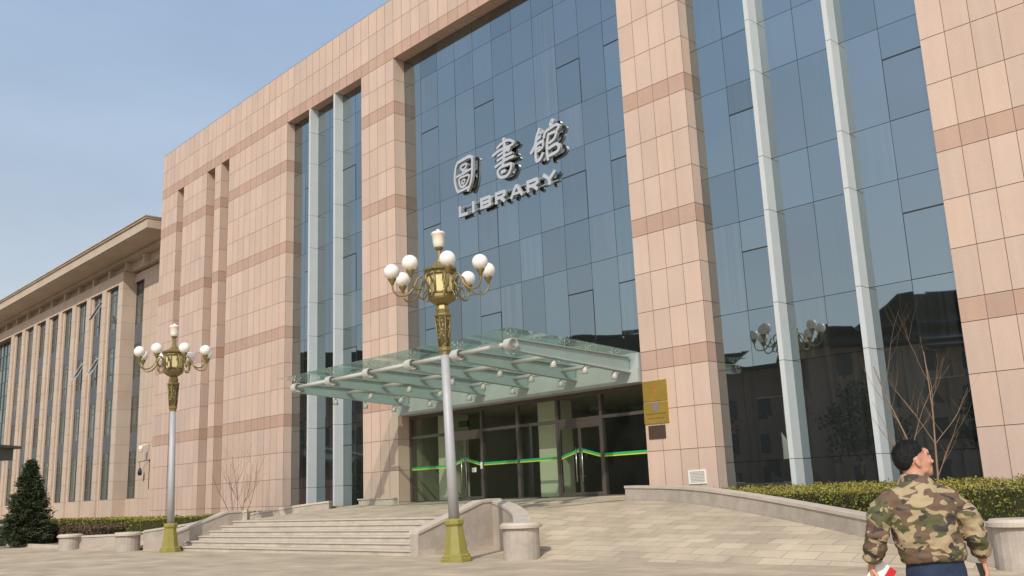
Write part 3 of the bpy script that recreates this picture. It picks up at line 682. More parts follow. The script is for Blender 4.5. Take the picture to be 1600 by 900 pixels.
pier((31.25,9.1),.60,e4,.40)
# small return kerb at P2 foot and P3 foot
# beds
bed=MB()
def bedstrip(path,z0f,z1f,nback):
    for i in range(len(path)-1):
        a,b=path[i],path[i+1]
        bed.quad([W(a[0],a[1]-.35,z0f(i),False),W(b[0],b[1]-.35,z0f(i+1),False),W(b[0],min(nback,b[1]-.4),z1f,False),W(a[0],min(nback,a[1]-.4),z1f,False)])
bedstrip(OR,lambda i:OR[i][2]+.22,1.0,-.1); bedstrip(OL,lambda i:OL[i][2]+.1,.7,-.1)
bed.quad([W(-14,6.5,.3,False),W(-2.1,6.2-.35,.3,False),W(-2.1,-.1,1.0,False),W(-14,-.1,1.0,False)])
tag(bed.build('planting_bed',M['soil'],fix=True),kind='structure')

# ------------------------------------------------------------ plaques, vent, small wall things
def flatbox(e,name,m,u0,u1,z0,z1,n0,n1):
    b=MB(); b.fbox(u0,u1,n0,n1,z0,z1,seg=1); return part(b,name,m,e)
def marks(e,u0,u1,z0,z1,rows,m,n,hgt):
    b=MB(); rr=random.Random(3)
    for r,cnt in enumerate(rows):
        zc=z1-(r+.5)*(z1-z0)/len(rows)
        for k in range(cnt):
            uc=u1-(k+.5)*(u1-u0)/cnt if cnt>1 else (u0+u1)/2
            s=hgt*.5
            for q in range(3): 
                dz=(q-1)*s*.6; b.quad([W(uc-s*.8,n,zc+dz-.004),W(uc+s*.8,n,zc+dz-.004),W(uc+s*.8,n,zc+dz+.005),W(uc-s*.8,n,zc+dz+.005)])
            o=rr.uniform(-.3,.3)*s; b.quad([W(uc+o-.004,n+.0005,zc-s*.9),W(uc+o+.005,n+.0005,zc-s*.9),W(uc+o+.005,n+.0005,zc+s*.9),W(uc+o-.004,n+.0005,zc+s*.9)])
    return part(b,'inscription',m,e)
pq=empty('plaque',W(8.9,.03,4.28),'topmost brass plaque on the pier with a small red emblem and orange lettering','plaque')
flatbox(pq,'plate',M['plaque'],8.45,9.33,3.98,4.58,.0,.035)
em=MB(); c=W(8.88,.0375,4.30); em.quad([c+DR*(.045*math.sin(2*PI*k/16))*1+Vector((0,0,1))*.045*math.cos(2*PI*k/16) for k in range(16)]); part(em,'emblem',M['plaquered'],pq)
marks(pq,8.58,9.2,4.42,4.5,[8],M['plaquered'],.037,.035); marks(pq,8.58,9.2,4.06,4.14,[9],M['plaquered'],.037,.035)
pq=empty('plaque',W(8.9,.03,3.62),'middle brass plaque on the pier with a blue square emblem and two dark lines','plaque')
flatbox(pq,'plate',M['plaque'],8.45,9.34,3.32,3.935,.0,.035)
em=MB(); em.quad([W(8.82,.0375,3.71),W(8.98,.0375,3.71),W(8.98,.0375,3.88),W(8.82,.0375,3.88)]); 
part(em,'emblem',M['plaqueblue'],pq)
em=MB(); em.quad([W(8.86,.039,3.75),W(8.94,.039,3.75),W(8.94,.039,3.765),W(8.86,.039,3.765)]); em.quad([W(8.86,.039,3.82),W(8.94,.039,3.82),W(8.94,.039,3.835),W(8.86,.039,3.835)]); em.quad([W(8.893,.0385,3.73),W(8.907,.0385,3.73),W(8.907,.0385,3.86),W(8.893,.0385,3.86)]); part(em,'emblem_mark',M['plaque'],pq)
marks(pq,8.53,9.26,3.56,3.64,[11],M['plaqueink'],.037,.045); marks(pq,8.60,9.2,3.43,3.51,[8],M['plaqueink'],.037,.045)
pq=empty('plaque',W(8.9,.03,3.07),'small dark bronze plaque, lowest of the three on the pier','plaque')
flatbox(pq,'plate',M['plaquedark'],8.61,9.22,2.875,3.262,.0,.03)
vt=empty('wall_vent',W(7.63,.03,1.72),'white framed louvre vent low on the pink pier','vent')
b=MB(); 
for (a,b_,c_,d_) in ((7.33,7.92,1.53,1.575),(7.33,7.92,1.87,1.915),(7.33,7.375,1.575,1.87),(7.875,7.92,1.575,1.87)): b.fbox(a,b_,0,.03,c_,d_,seg=1)
part(b,'frame',M['whiteplastic'],vt)
b=MB()
for k in range(7):
    z=1.585+k*.041; P=[W(7.375,.004,z+.03),W(7.875,.004,z+.03),W(7.875,.022,z),W(7.375,.022,z)]; b.box8(P+[p+Vector((0,0,.008)) for p in P])
part(b,'slats',mat('vent_slat',(.55,.54,.48),.6),vt); b=MB(); b.fbox(7.37,7.88,.0,.003,1.57,1.875,seg=1); part(b,'backing',M['darkplastic'],vt)
for u,lab in ((12.0,'small dark exit sign box above the right pair of doors'),(18.6,'small dark exit sign box above the left pair of doors')):
    e=empty('exit_sign',W(u,-.85,4.1),lab,'sign'); flatbox(e,'casing',M['darkplastic'],u-.25,u+.25,3.98,4.2,-.9,-.8)
    b=MB(); 
    for k in range(4):
        uu=u+.15-.1*k
        for (du,dz,w_,h_) in ((0,.045,.03,.006),(0,0,.035,.006),(0,-.045,.035,.006),(0,0,.005,.05)):
            b.quad([W(uu-w_,-.798,4.09+dz-h_),W(uu+w_,-.798,4.09+dz-h_),W(uu+w_,-.798,4.09+dz+h_),W(uu-w_,-.798,4.09+dz+h_)])
    part(b,'lettering',mat('exit_letters',(.10,.22,.13),.5),e)
nb_=MB(); nb_.quad([W(17.62,-GD+.030,2.28),W(17.86,-GD+.030,2.28),W(17.86,-GD+.030,2.44),W(17.62,-GD+.030,2.44)]); o=nb_.build('notice',M['whiteplastic']); tag(o,'small white paper notice stuck on the left glass door','notice')
lk=MB(); lk.fbox(17.24,17.32,-GD+.05,-GD+.09,2.38,2.62,seg=1); o=lk.build('card_reader',M['whiteplastic']); tag(o,'small white upright box on the dark door post by the left doors','card reader')

# ------------------------------------------------------------ office wing on the left
wing=empty('office_wing',W(60,-2,1.2,False),'long pink stone office wing with narrow windows and a deep cornice','building')
def WW(u,n,z): return W(u,n,z,False)
WN=-1.3; WB=.9
wz=[(13.67,16.57),(10.0,12.39),(6.38,8.82),(2.09,5.19)]
PIT=3.05; U0=55.73; NB=8
ws=MB(); wcap=MB()
def wpanel(a,b,n,z0,z1,pw=.75,ph=1.2):
    ku=max(1,round((b-a)/pw)); kz=max(1,round((z1-z0)/ph))
    for i in range(ku):
        for j in range(kz):
            x=a+(b-a)*i/ku; y=a+(b-a)*(i+1)/ku; p=z0+(z1-z0)*j/kz; q=z0+(z1-z0)*(j+1)/kz; t=random.uniform(.95,1.04); g_=.007
            ws.quad([WW(x+g_,n,p+g_),WW(y-g_,n,p+g_),WW(y-g_,n,q-g_),WW(x+g_,n,q-g_)],0,t)
def wbox(a,b,n0,n1,z0,z1): # stone box with panelled front
    wcap.fbox(a+.01,b-.01,n0,n1-.012,z0,z1,0,curve=False); wpanel(a,b,n1,z0,z1)
    k=max(1,round((z1-z0)/1.2))
    for j in range(k):
        p=z0+(z1-z0)*j/k; q=z0+(z1-z0)*(j+1)/k; t=random.uniform(.95,1.03)
        for ue in (a,b): ws.quad([WW(ue,n0,p+.007),WW(ue,n1,p+.007),WW(ue,n1,q-.007),WW(ue,n0,q-.007)],0,t)
# near wide pilaster then regular ones
wbox(U0-.80,U0,WN-.95,WN,WB,17.4)
wing_u=[U0+PIT*k for k in range(1,NB+1)]
for u in wing_u: wbox(u-.8,u,WN-.5,WN,WB,16.62); 
for u in wing_u: ws.fbox(u-1.0,u-.8,WN-.5,WN-.14,WB,16.62,0,1.12,curve=False)
wbox(U0,wing_u[-1]+9.0,WN-.5,WN+.003,16.60,17.4)
wbox(wing_u[-1]+7,wing_u[-1]+9,WN-.5,WN,WB,16.62)
# recess bay next to the library
wbox(50.6,53.3,-2.9,-2.1,WB,17.3); wbox(53.3,54.9,-2.9,-2.1,16.7,17.3); wbox(53.3,54.93,-2.9,-2.13,WB,2.1)
ws.fbox(45.85,50.4,-3.3,-2.6,WB,17.3,0,1.0,curve=False)
part(wcap,'wall_core',M['joint'],wing); part(ws,'stone_wall',M['wingstone'],wing)
def wwin(a,b,z0,z1,n,opn=False):
    f=MB()
    fw_=.05; 
    f.fbox(a,b,n,n+.05,z0,z0+.06,curve=False); f.fbox(a,b,n,n+.05,z1-.06,z1,curve=False)
    f.fbox(a,a+fw_,n,n+.05,z0+.06,z1-.06,curve=False); f.fbox(b-fw_,b,n,n+.05,z0+.06,z1-.06,curve=False)
    h=z1-z0; zz=[z0+h*.24,z0+h*.70,z0+h*.86]; mid=(a+b)/2
    for z in zz: f.fbox(a+fw_,b-fw_,n,n+.045,z-.03,z+.03,curve=False)
    f.fbox(mid-.03,mid+.03,n,n+.047,z0+.06,z1-.06,curve=False)
    wo=part(f,'window',M['winframe'],wing)
    p=MB(); t=random.uniform(.6,1.15)
    zz=[z0]+zz+[z1]
    for k in range(4):
        for (x,y) in ((a,mid),(mid,b)): 
            r=[random.gauss(0,.004) for _ in range(4)]
            p.quad([WW(x,n+.02+r[0],zz[k]),WW(y,n+.02+r[1],zz[k]),WW(y,n+.02+r[2],zz[k+1]),WW(x,n+.02+r[3],zz[k+1])],0,t*random.uniform(.8,1.1))
    part(p,'pane',M['winglass'],wing).parent=wo
    if opn:
        s=MB(); zt=zz[3]-.03; zb=zz[1]+.03; L=zt-zb; an=R(28)
        for (x0,x1,l0,l1) in ((a+.05,mid,0,.06),(a+.05,mid,L-.06,L),(a+.05,a+.11,.06,L-.06),(mid-.06,mid,.06,L-.06)):
            P=[]
            for d in (0,.03):
                for (x,l) in ((x0,l0),(x1,l0),(x1,l1),(x0,l1)): P.append(WW(x,n+.06+d+math.sin(an)*l,zt-math.cos(an)*l))
            s.box8(P)
        s.quad([WW(a+.1,n+.075+math.sin(an)*.05,zt-math.cos(an)*.05),WW(mid-.05,n+.075+math.sin(an)*.05,zt-math.cos(an)*.05),WW(mid-.05,n+.075+math.sin(an)*(L-.05),zt-math.cos(an)*(L-.05)),WW(a+.1,n+.075+math.sin(an)*(L-.05),zt-math.cos(an)*(L-.05))],1,1.4)
        part(s,'open_sash',[M['fin'],M['winglass']],wing).parent=wo
gn=WN-.30
OPN={(1,0),(1,1),(2,1)}
for k in range(NB):
    a=U0+PIT*k; b=a+PIT-.8
    for (z0,z1) in ((12.39,13.67),(8.82,10.0),(5.19,6.38)):
        sp_=MB(); sp_.fbox(a,b,gn-.05,gn+.06,z0,z1,curve=False); part(sp_,'spandrel_panel',M['spandrel'],wing)
    s2=MB(); s2.fbox(a,b,gn-.05,gn+.1,WB,2.09,0,1.0,curve=False); part(s2,'sill_wall',M['wingstone'],wing)
    for r,(z0,z1) in enumerate(wz): wwin(a+.02,b-.22,z0,z1,gn,(k,r) in OPN)
# window slot in the recess
for r,(z0,z1) in enumerate(wz): wwin(53.32,54.9,z0,z1,-2.32)
for (z0,z1) in ((12.39,13.67),(8.82,10.0),(5.19,6.38)):
    sp_=MB(); sp_.fbox(53.3,54.92,-2.6,-2.25,z0,z1,curve=False); part(sp_,'spandrel_panel',M['spandrel'],wing)
# big glazed bay at far left
a=wing_u[-1]; b=a+7
f=MB(); p=MB()
for i in range(8):
    x=a+(b-a)*i/7; f.fbox(x-.04,x+.04,gn-.3,gn-.2,WB,16.6,curve=False)
for j in range(14):
    z=WB+(16.6-WB)*j/13; f.fbox(a,b,gn-.29,gn-.21,z-.035,z+.035,curve=False)
for i in range(7):
    for j in range(13):
        x=a+(b-a)*i/7; y=a+(b-a)*(i+1)/7; z0=WB+(16.6-WB)*j/13; z1=WB+(16.6-WB)*(j+1)/13; r=[random.gauss(0,.004) for _ in range(4)]
        p.quad([WW(x,gn-.26+r[0],z0),WW(y,gn-.26+r[1],z0),WW(y,gn-.26+r[2],z1),WW(x,gn-.26+r[3],z1)],0,random.uniform(.7,1.3))
wo=part(f,'glazed_bay',M['winframe'],wing); part(p,'pane',M['winglass'],wing).parent=wo
# back plate behind windows
bp=MB(); bp.fbox(45.9,wing_u[-1]+9,-9,-2.95,WB,17.5,curve=False); part(bp,'building_core',M['hallwall'],wing)
# frieze + cornice
cn=MB(); CE=wing_u[-1]+40
cn.fbox(47.2,CE,-2.9,-1.75,17.4,18.05,curve=False)
cn.fbox(47.15,CE,-2.9,-1.15,18.05,18.28,curve=False)
for k in range(22):
    u=52.0+k*PIT/1.0-.4; cn.fbox(u,u+.32,-1.76,-1.36,17.42,18.04,curve=False)
cn.fbox(46.9,CE,-12,.35,18.3,18.36,curve=False); cn.fbox(46.85,CE,-12,.45,18.36,18.95,curve=False); cn.fbox(46.8,CE,-12,.55,18.95,19.06,curve=False); cn.fbox(46.75,CE,-12,.62,19.06,19.12,curve=False)
part(cn,'cornice',M['cornice'],wing)
fc=MB(); fc.fbox(wing_u[-1]+9,CE,-9,WN,WB,17.5,0,1.0,curve=False); part(fc,'far_wall',M['wingstone'],wing)
# security cameras
e=empty('security_camera',W(51.35,-1.9,5.1,False),'white security camera on a short arm, high on the wing wall','camera')
b=MB(); c=WW(51.2,-2.05,5.25); b.tube([WW(51.2,-2.1,5.4),WW(51.2,-1.8,5.4),WW(51.3,-1.65,5.35)],.03,8); part(b,'bracket',M['whiteplastic'],e)
b=MB(); c=WW(51.35,-1.6,5.1); b.lathe([(.05,.25),(.13,.22),(.15,.05),(.13,-.05)],14,c); b.ball(c-Vector((0,0,.05)),.13); part(b,'housing',M['whiteplastic'],e)
e=empty('security_camera',W(51.5,-1.7,3.5,False),'dark hanging fixture on a thin bracket below the white camera','camera')
b=MB(); b.tube([WW(51.1,-2.08,2.6),WW(51.1,-2.08,4.5),WW(51.1,-2.06,4.5)],.018,6); b.tube([WW(51.1,-2.06,4.45),WW(51.9,-1.7,4.35)],.02,6); part(b,'bracket',M['darkplastic'],e)
b=MB(); c=WW(51.75,-1.75,3.75); b.tube([WW(51.85,-1.72,4.36),c+Vector((0,0,.2))],.015,6); b.lathe([(.05,.22),(.11,.1),(.14,-.15),(.06,-.25)],12,c); part(b,'housing',M['darkplastic'],e)
# porch at far left
e=empty('porch',W(60,7,0,False),'dark slate roofed porch at the left edge behind the spruces','porch')
b=MB(); b.box(-47,-29.1,48.4,54,4.45,5.1); b.box(-47,-28.8,48.1,54.3,5.1,5.25); part(b,'porch_roof',M['porchroof'],e)
b=MB(); b.box(-47,-29.9,50.0,54,0,4.45); part(b,'porch_wall',M['porchwall'],e)

# ------------------------------------------------------------ street lamps
def make_lamp(loc,label,rz,sc=1):
    L=empty('street_lamp',loc,label,'street lamp','ornate gold street lamps with eight globes',0,1)
    def P(mb,nm,m,fix=False):
        o=mb.build(nm,m); o.parent=L; return o
    q=R(22.5)
    b=MB(); b.lathe([(.40,0),(.40,.07),(.37,.09),(.37,.14),(.31,.18),(.29,.30),(.21,.84),(.235,.87),(.255,.90),(.255,.98),(.22,1.02),(.10,1.03)],8,rot=q,smooth=False); P(b,'base',M['olive'])
    b=MB(); b.lathe([(.135,1.02),(.125,2.5),(.105,5.2)],20); P(b,'pole',M['pole'])
    b=MB(); b.lathe([(.09,5.12),(.13,5.15),(.13,5.2),(.16,5.24),(.16,5.32),(.135,5.34)],8,rot=q,smooth=False); P(b,'collar',M['gold']); b=MB(); b.lathe([(.20,6.12),(.235,6.15),(.235,6.2),(.17,6.22),(.19,6.32),(.16,6.42),(.13,6.45)],8,rot=q,smooth=False); P(b,'collar',M['gold'])
    b=MB(); b.lathe([(.14,5.34),(.165,5.5),(.205,6.12)],8,rot=q,smooth=False); fo=P(b,'fretwork_sleeve',M['fret'])
    for k in range(8):
        b=MB(); a=q+k*PI/4; b.tube([(.146*math.cos(a),.146*math.sin(a),5.34),(.212*math.cos(a),.212*math.sin(a),6.12)],.014,6)
        b2=P(b,'sleeve_rib',M['gold']); b2.parent=fo
    b=MB(); b.lathe([(.13,6.44),(.20,6.47),(.36,6.58),(.375,6.63),(.37,6.70),(.345,6.72)],8,rot=q,smooth=False); P(b,'bowl',M['gold'])
    b=MB(); b.lathe([(.335,6.72),(.36,7.30)],8,rot=q,smooth=False); bod=P(b,'lantern_body',M['goldpale'])
    b=MB()
    for k in range(8):
        a=q+k*PI/4
        b.tube([(.345*math.cos(a),.345*math.sin(a),6.72),(.375*math.cos(a),.375*math.sin(a),7.3)],.035,6)
        a0,a1=a,a+PI/4
        for (z0,z1) in ((6.71,6.77),(7.22,7.31)):
            r=.345 if z0<7 else .372
            b.tube([(r*math.cos(a0),r*math.sin(a0),(z0+z1)/2),(r*math.cos(a1),r*math.sin(a1),(z0+z1)/2)],(z1-z0)/2,6)
    P(b,'lantern_frame',M['gold'])
    b=MB()
    for k in range(48):
        a=2*PI*k/48; c=Vector((.40*math.cos(a),.40*math.sin(a),7.31)); b.ball(c,.017,6,4)
    b.lathe([(.37,7.30),(.40,7.325),(.46,7.35),(.47,7.40),(.44,7.41),(.20,7.50),(.15,7.56),(.10,7.60),(.075,7.66),(.075,7.68),(.055,7.72),(.048,7.9),(.06,7.93),(.10,7.95),(.12,7.98),(.10,8.0)],8,rot=q,smooth=False); P(b,'lantern_roof',M['gold'])
    b=MB(); b.lathe([(.11,8.0),(.135,8.03),(.15,8.12),(.168,8.34),(.19,8.36),(.19,8.385),(.16,8.42),(.06,8.45),(.05,8.47),(.04,8.495),(.0,8.50)],24,cap=False); P(b,'finial_shade',M['cream'])
    for k in range(8):
        a=rz+k*PI/4; d=Vector((math.cos(a),math.sin(a),0)); Z=Vector((0,0,1))
        def pt(r,z): return d*r+Z*z
        def curve(cp,n=10):
            out=[];N=len(cp)
            for i in range(N-1):
                p0=cp[max(i-1,0)];p1=cp[i];p2=cp[i+1];p3=cp[min(i+2,N-1)]
                for t in [j/n for j in range(n)]: out.append(.5*((2*p1)+(p2-p0)*t+(2*p0-5*p1+4*p2-p3)*t*t+(3*p1-p0-3*p2+p3)*t**3))
            out.append(cp[-1]); return out
        b=MB()
        b.tube(curve([pt(.36,7.02),pt(.47,7.20),pt(.60,7.17),pt(.72,6.92),pt(.90,6.74),pt(1.12,6.72),pt(1.25,6.86),pt(1.27,7.05)]),.024,8)
        b.tube(curve([pt(.36,6.78),pt(.46,6.62),pt(.58,6.66),pt(.60,6.80),pt(.52,6.88),pt(.47,6.80)]),.019,7)
        b.tube(curve([pt(.47,7.17),pt(.43,7.05),pt(.50,6.88),pt(.62,6.95),pt(.64,7.08)]),.017,7)
        b.lathe([(.03,7.0),(.045,7.03),(.075,7.10),(.105,7.14),(.112,7.18),(.10,7.20)],14,d*1.27)
        ao=P(b,'arm',M['gold'])
        b=MB(); b.ball(d*1.27+Z*7.36,.205,28,16); g_=P(b,'globe',M['opal']); g_.parent=ao
    L.scale=(sc,sc,sc); return L
lamp=make_lamp((-1.54,22.3,0),'nearer tall gold street lamp with white globes, in front of the entrance canopy',R(-90+13),.940)
lamp.rotation_euler=(0,R(-1.8),0)
lc=copy_tree(lamp); lc.location=(-11.95,32.55,0); lc.scale=(.925,)*3; lc.rotation_euler=(0,R(-1.0),R(24)); lc['label']='farther gold street lamp with white globes, at the left end of the steps'

# ------------------------------------------------------------ hedges
def hedge(name,label,prisms,count,leaf,colf,m='hedge',cat='hedge'):
    """prisms: list of (4 ground corners (u,n), zlo[4], zhi[4])"""
    e=empty(name,W(prisms[0][0][0][0],prisms[0][0][0][1],0,False),label,cat)
    core=MB(); lf=MB(); rr=random.Random(hash(label)%1000 if False else len(label))
    areas=[]
    for c,zl,zh in prisms:
        sh=.06; cen=(sum(p[0] for p in c)/4,sum(p[1] for p in c)/4)
        q=[(p[0]+(cen[0]-p[0])*.03,p[1]+(cen[1]-p[1])*.05) for p in c]
        core.box8([W(q[i][0],q[i][1],zl[i],False) for i in range(4)]+[W(q[i][0],q[i][1],zh[i]-sh,False) for i in range(4)])
        # faces: top + 4 sides
        P=[[W(*c[i],zl[i],False) for i in range(4)],[W(*c[i],zh[i],False) for i in range(4)]]
        fs=[(P[1][0],P[1][1],P[1][2],P[1][3],'t')]
        for i in range(4):
            j=(i+1)%4; fs.append((P[0][i],P[0][j],P[1][j],P[1][i],'s'))
        for f in fs:
            ar=((f[1]-f[0]).cross(f[3]-f[0])).length; areas.append((ar,f))
    tot=sum(a for a,_ in areas)
    for ar,f in areas:
        k=int(count*ar/tot); nrm=((f[1]-f[0]).cross(f[3]-f[0])).normalized()
        for _ in range(k):
            s,t=rr.random(),rr.random()
            p=(f[0]*(1-s)+f[1]*s)*(1-t)+(f[3]*(1-s)+f[2]*s)*t
            nz=noise.noise(p*3.1)*.07+noise.noise(p*9)*.035
            out=nrm if f[4]=='t' else nrm
            if f[4]=='t' : out=Vector((0,0,1))
            p=p+out*(nz-rr.random()*.09)+Vector((rr.gauss(0,.02),rr.gauss(0,.02),rr.gauss(0,.02)))
            ax=Vector((rr.gauss(0,1),rr.gauss(0,1),rr.gauss(0,1)+(.4))).normalized(); a=ax.orthogonal().normalized(); b=ax.cross(a); sz=leaf*rr.uniform(.6,1.3)
            th=rr.uniform(0,2*PI); a,b=a*math.cos(th)+b*math.sin(th),b*math.cos(th)-a*math.sin(th)
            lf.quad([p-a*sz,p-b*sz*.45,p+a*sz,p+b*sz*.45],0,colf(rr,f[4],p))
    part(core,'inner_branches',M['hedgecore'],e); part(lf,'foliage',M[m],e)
    return e
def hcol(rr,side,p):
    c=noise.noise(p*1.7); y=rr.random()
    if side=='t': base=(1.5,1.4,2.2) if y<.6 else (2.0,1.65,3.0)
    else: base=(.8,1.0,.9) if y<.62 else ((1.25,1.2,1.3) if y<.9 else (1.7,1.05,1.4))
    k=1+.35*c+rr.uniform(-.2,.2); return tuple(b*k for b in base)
pr=[]
for i in range(2,23):
    a,b=OR[i],OR[i+1]
    f=.48; zt=1.30
    pr.append(([(a[0],a[1]-f-.12),(b[0],b[1]-f-.12),(b[0],max(b[1]-f-2.2,.30)),(a[0],max(a[1]-f-2.6,.30))],[a[2]+.1,b[2]+.1,.9,.9],[1.27,1.27,1.42,1.42])) if i<20 else None
pr.append(([(-9,6.0),(-1.5,5.3),(-1.5,2.7),(-9,3.2)],[.2]*4,[1.28,1.28,1.43,1.43]))
pr.append(([(-9,3.1),(-1.5,2.6),(-1.5,.5),(-9,.5)],[.5]*4,[1.42]*4))
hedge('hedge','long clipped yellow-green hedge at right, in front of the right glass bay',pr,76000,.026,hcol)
pl=[]
for i in range(4,23):
    a,b=OL[i],OL[i+1]
    pl.append(([(a[0],a[1]-.5),(b[0],b[1]-.5),(b[0],max(.35,b[1]-1.9)),(a[0],max(.35,a[1]-1.9))],[.3]*4,[.98+.012*i]*4)) if OL[i+1][1]>1.6 else None
pl.append(([(30.5,7.2),(29.6,5.6),(29.6,3.0),(33.0,4.5)],[.1]*4,[1.0]*4))
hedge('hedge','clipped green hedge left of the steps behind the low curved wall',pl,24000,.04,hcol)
hedge('hedge','long low hedge strip along the foot of the office wing',[([(33,5.0),(44,4.2),(44,3.0),(33,3.4)],[.1]*4,[1.05]*4),([(44,4.0),(58,3.6),(58,2.4),(44,2.8)],[.1]*4,[1.05]*4)],9000,.06,hcol)
def dcol(rr,side,p): k=rr.uniform(.6,1.4); return (k,k,k)
hedge('dry_hedge','low dry reddish-brown hedge right of the spruce at far left',[([(33.4,7.4),(41,7.4),(41,6.0),(33.0,5.8)],[.05]*4,[.78]*4)],9000,.05,dcol,'drybush')

# ------------------------------------------------------------ bare shrubs
def bare(name,loc,label,h,spread,stems,seed,thick=.02,lean=(0,0),kids=(5,4,3)):
    rr=random.Random(seed); b=MB(); e=empty(name,loc,label,'bare tree'); o=Vector(loc); 
    def grow(p,d,L,r,lv):
        pts=[p]; rads=[r]; k=5; dd=d.copy()
        for i in range(k):
            dd=(dd+Vector((rr.gauss(0,.09),rr.gauss(0,.09),.10 if lv<3 else .04))).normalized(); pts.append(pts[-1]+dd*L/k); rads.append(r*(1-.75*(i+1)/k) if lv>0 else r*(1-.6*(i+1)/k))
        b.tube(pts,rads,6 if lv<1 else 4,cap=False)
        if lv<3:
            for _ in range(kids[lv]):
                i=rr.randint(1,k-1); a=rr.uniform(0,2*PI); side=Vector((math.cos(a),math.sin(a),rr.uniform(.3,.9))).normalized()
                grow(pts[i],(dd*.7+side*.8).normalized(),L*rr.uniform(.4,.65),rads[i]*.6,lv+1)
    for s in range(stems):
        a=2*PI*s/stems+rr.uniform(-.4,.4); sp=spread*rr.uniform(.5,1.2)
        d=Vector((math.cos(a)*sp+lean[0],math.sin(a)*sp+lean[1],1)).normalized()
        grow(o+Vector((math.cos(a)*.03,math.sin(a)*.03,0)),d,h*rr.uniform(.75,1.0),thick,0)
    part(b,'branches',M['bark'],e); return e
bare('bare_tree',(8.0,18.5,.85),'leafless young tree rising from the hedge behind the man',3.3,.16,2,23,.024,(-.03,0),(5,3,2))
bare('bare_tree',W(30.6,2.4,.4,False),'leafless shrub behind the farther lamp, left of the steps',3.3,.45,5,5,.018)

# ------------------------------------------------------------ spruces
def spruce(loc,label,h,r,seed,count):
    rr=random.Random(seed); e=empty('spruce_tree',loc,label,'tree','spruces at the left edge'); o=Vector(loc)
    t=MB(); t.tube([o,o+Vector((0,0,h*.95))],[.09,.012],8); part(t,'trunk',M['bark'],e)
    lf=MB(); nb_=int(h*34)
    for i in range(nb_):
        z=h*(.04+.95*(i/nb_)**1.05); rad=r*(1-z/h)**.85*rr.uniform(.7,1.12)+.06; a=i*2.399+rr.uniform(-.3,.3)
        d=Vector((math.cos(a),math.sin(a),0)); 
        for k in range(int(count/nb_)):
            s=rr.random()**.6; c=o+Vector((0,0,z))+d*rad*s+Vector((0,0,-.18*rad*s+.12*rad*s*s)); wd=.16*rad*(1.25-s)+.05
            p=c+Vector((rr.gauss(0,wd),rr.gauss(0,wd),rr.gauss(0,.06)))
            ax=(d+Vector((rr.gauss(0,.7),rr.gauss(0,.7),rr.gauss(.1,.5)))).normalized(); b=ax.cross(Vector((rr.gauss(0,1),rr.gauss(0,1),rr.gauss(0,1)))).normalized()
            L=rr.uniform(.05,.11); k_=rr.uniform(.5,1.6)
            lf.quad([p-ax*L-b*.018,p+ax*L-b*.012,p+ax*L+b*.012,p-ax*L+b*.018],0,(k_,k_*rr.uniform(.9,1.1),k_))
    part(lf,'crown',M['needle'],e)
spruce((-22.3,43.0,.05),'dark green spruce at the left, taller and fuller one in full view',3.75,1.25,3,24000)
spruce((-25.3,43.6,.05),'dark green spruce cut off by the left edge of the picture',3.0,1.2,4,12000)

# ------------------------------------------------------------ buildings and trees across the plaza (reflected in the glass)
def hall(cx,cy,wid,dep,h,label,rz):
    e=empty('tiled_roof_hall',(cx,cy,0),label,'building'); loc=Matrix.Translation((cx,cy,0))@Matrix.Rotation(rz,4,'Z')
    b=MB(); b.box(-dep/2,dep/2,-wid/2,wid/2,0,h)
    for i in range(int(wid/4)):
        y=-wid/2+2+i*4
        for z in range(1,int(h/3.6)+1): b.box(dep/2-.02,dep/2+.04,y-.7,y+.7,z*3.6-2.6,z*3.6-.5,1)
        b.box(dep/2-.02,dep/2+.35,y+1.6,y+2.2,0,h,0)
    o=b.build('wall',[M['hallwall'],M['hallroof']]); o.matrix_basis=Matrix.Rotation(rz,4,'Z'); o.parent=e
    r=MB()
    for (z0,hh,ov,inn) in ((h,2.4,2.2,.0),(h+2.2,3.6,.2,3.0)):
        K=8; prof=[]
        for k in range(K+1):
            t=k/K; prof.append((ov+ (-(dep/2) *(t))-0, z0+hh*(t**1.7)))
        ring=[]
        for k in range(K+1):
            off,z=prof[k]; off=min(off,ov)-inn
            X=dep/2+off; Y=wid/2+off*.9
            ring.append([Vector((X,-Y,z+(.5 if k==0 else 0))),Vector((X,0,z)),Vector((X,Y,z+(.5 if k==0 else 0))),Vector((-X,Y,z)),Vector((-X,-Y,z))])
        for k in range(K):
            for j in range(5): r.quad([ring[k][j],ring[k][(j+1)%5],ring[k+1][(j+1)%5],ring[k+1][j]])
        r.quad(ring[0][::-1])
    o=r.build('roof',M['hallroof']); o.matrix_basis=Matrix.Rotation(rz,4,'Z'); o.parent=e
hall(-66,-14,34,16,14.5,'dark hall with upswept tiled roof reflected in the right glass bay',R(12))
hall(-78,22,34,18,13.5,'low tiled hall reflected beside the doors',R(0))
hall(-92,60,48,18,15.0,'long tiled hall reflected in the left glass bay',R(-8))

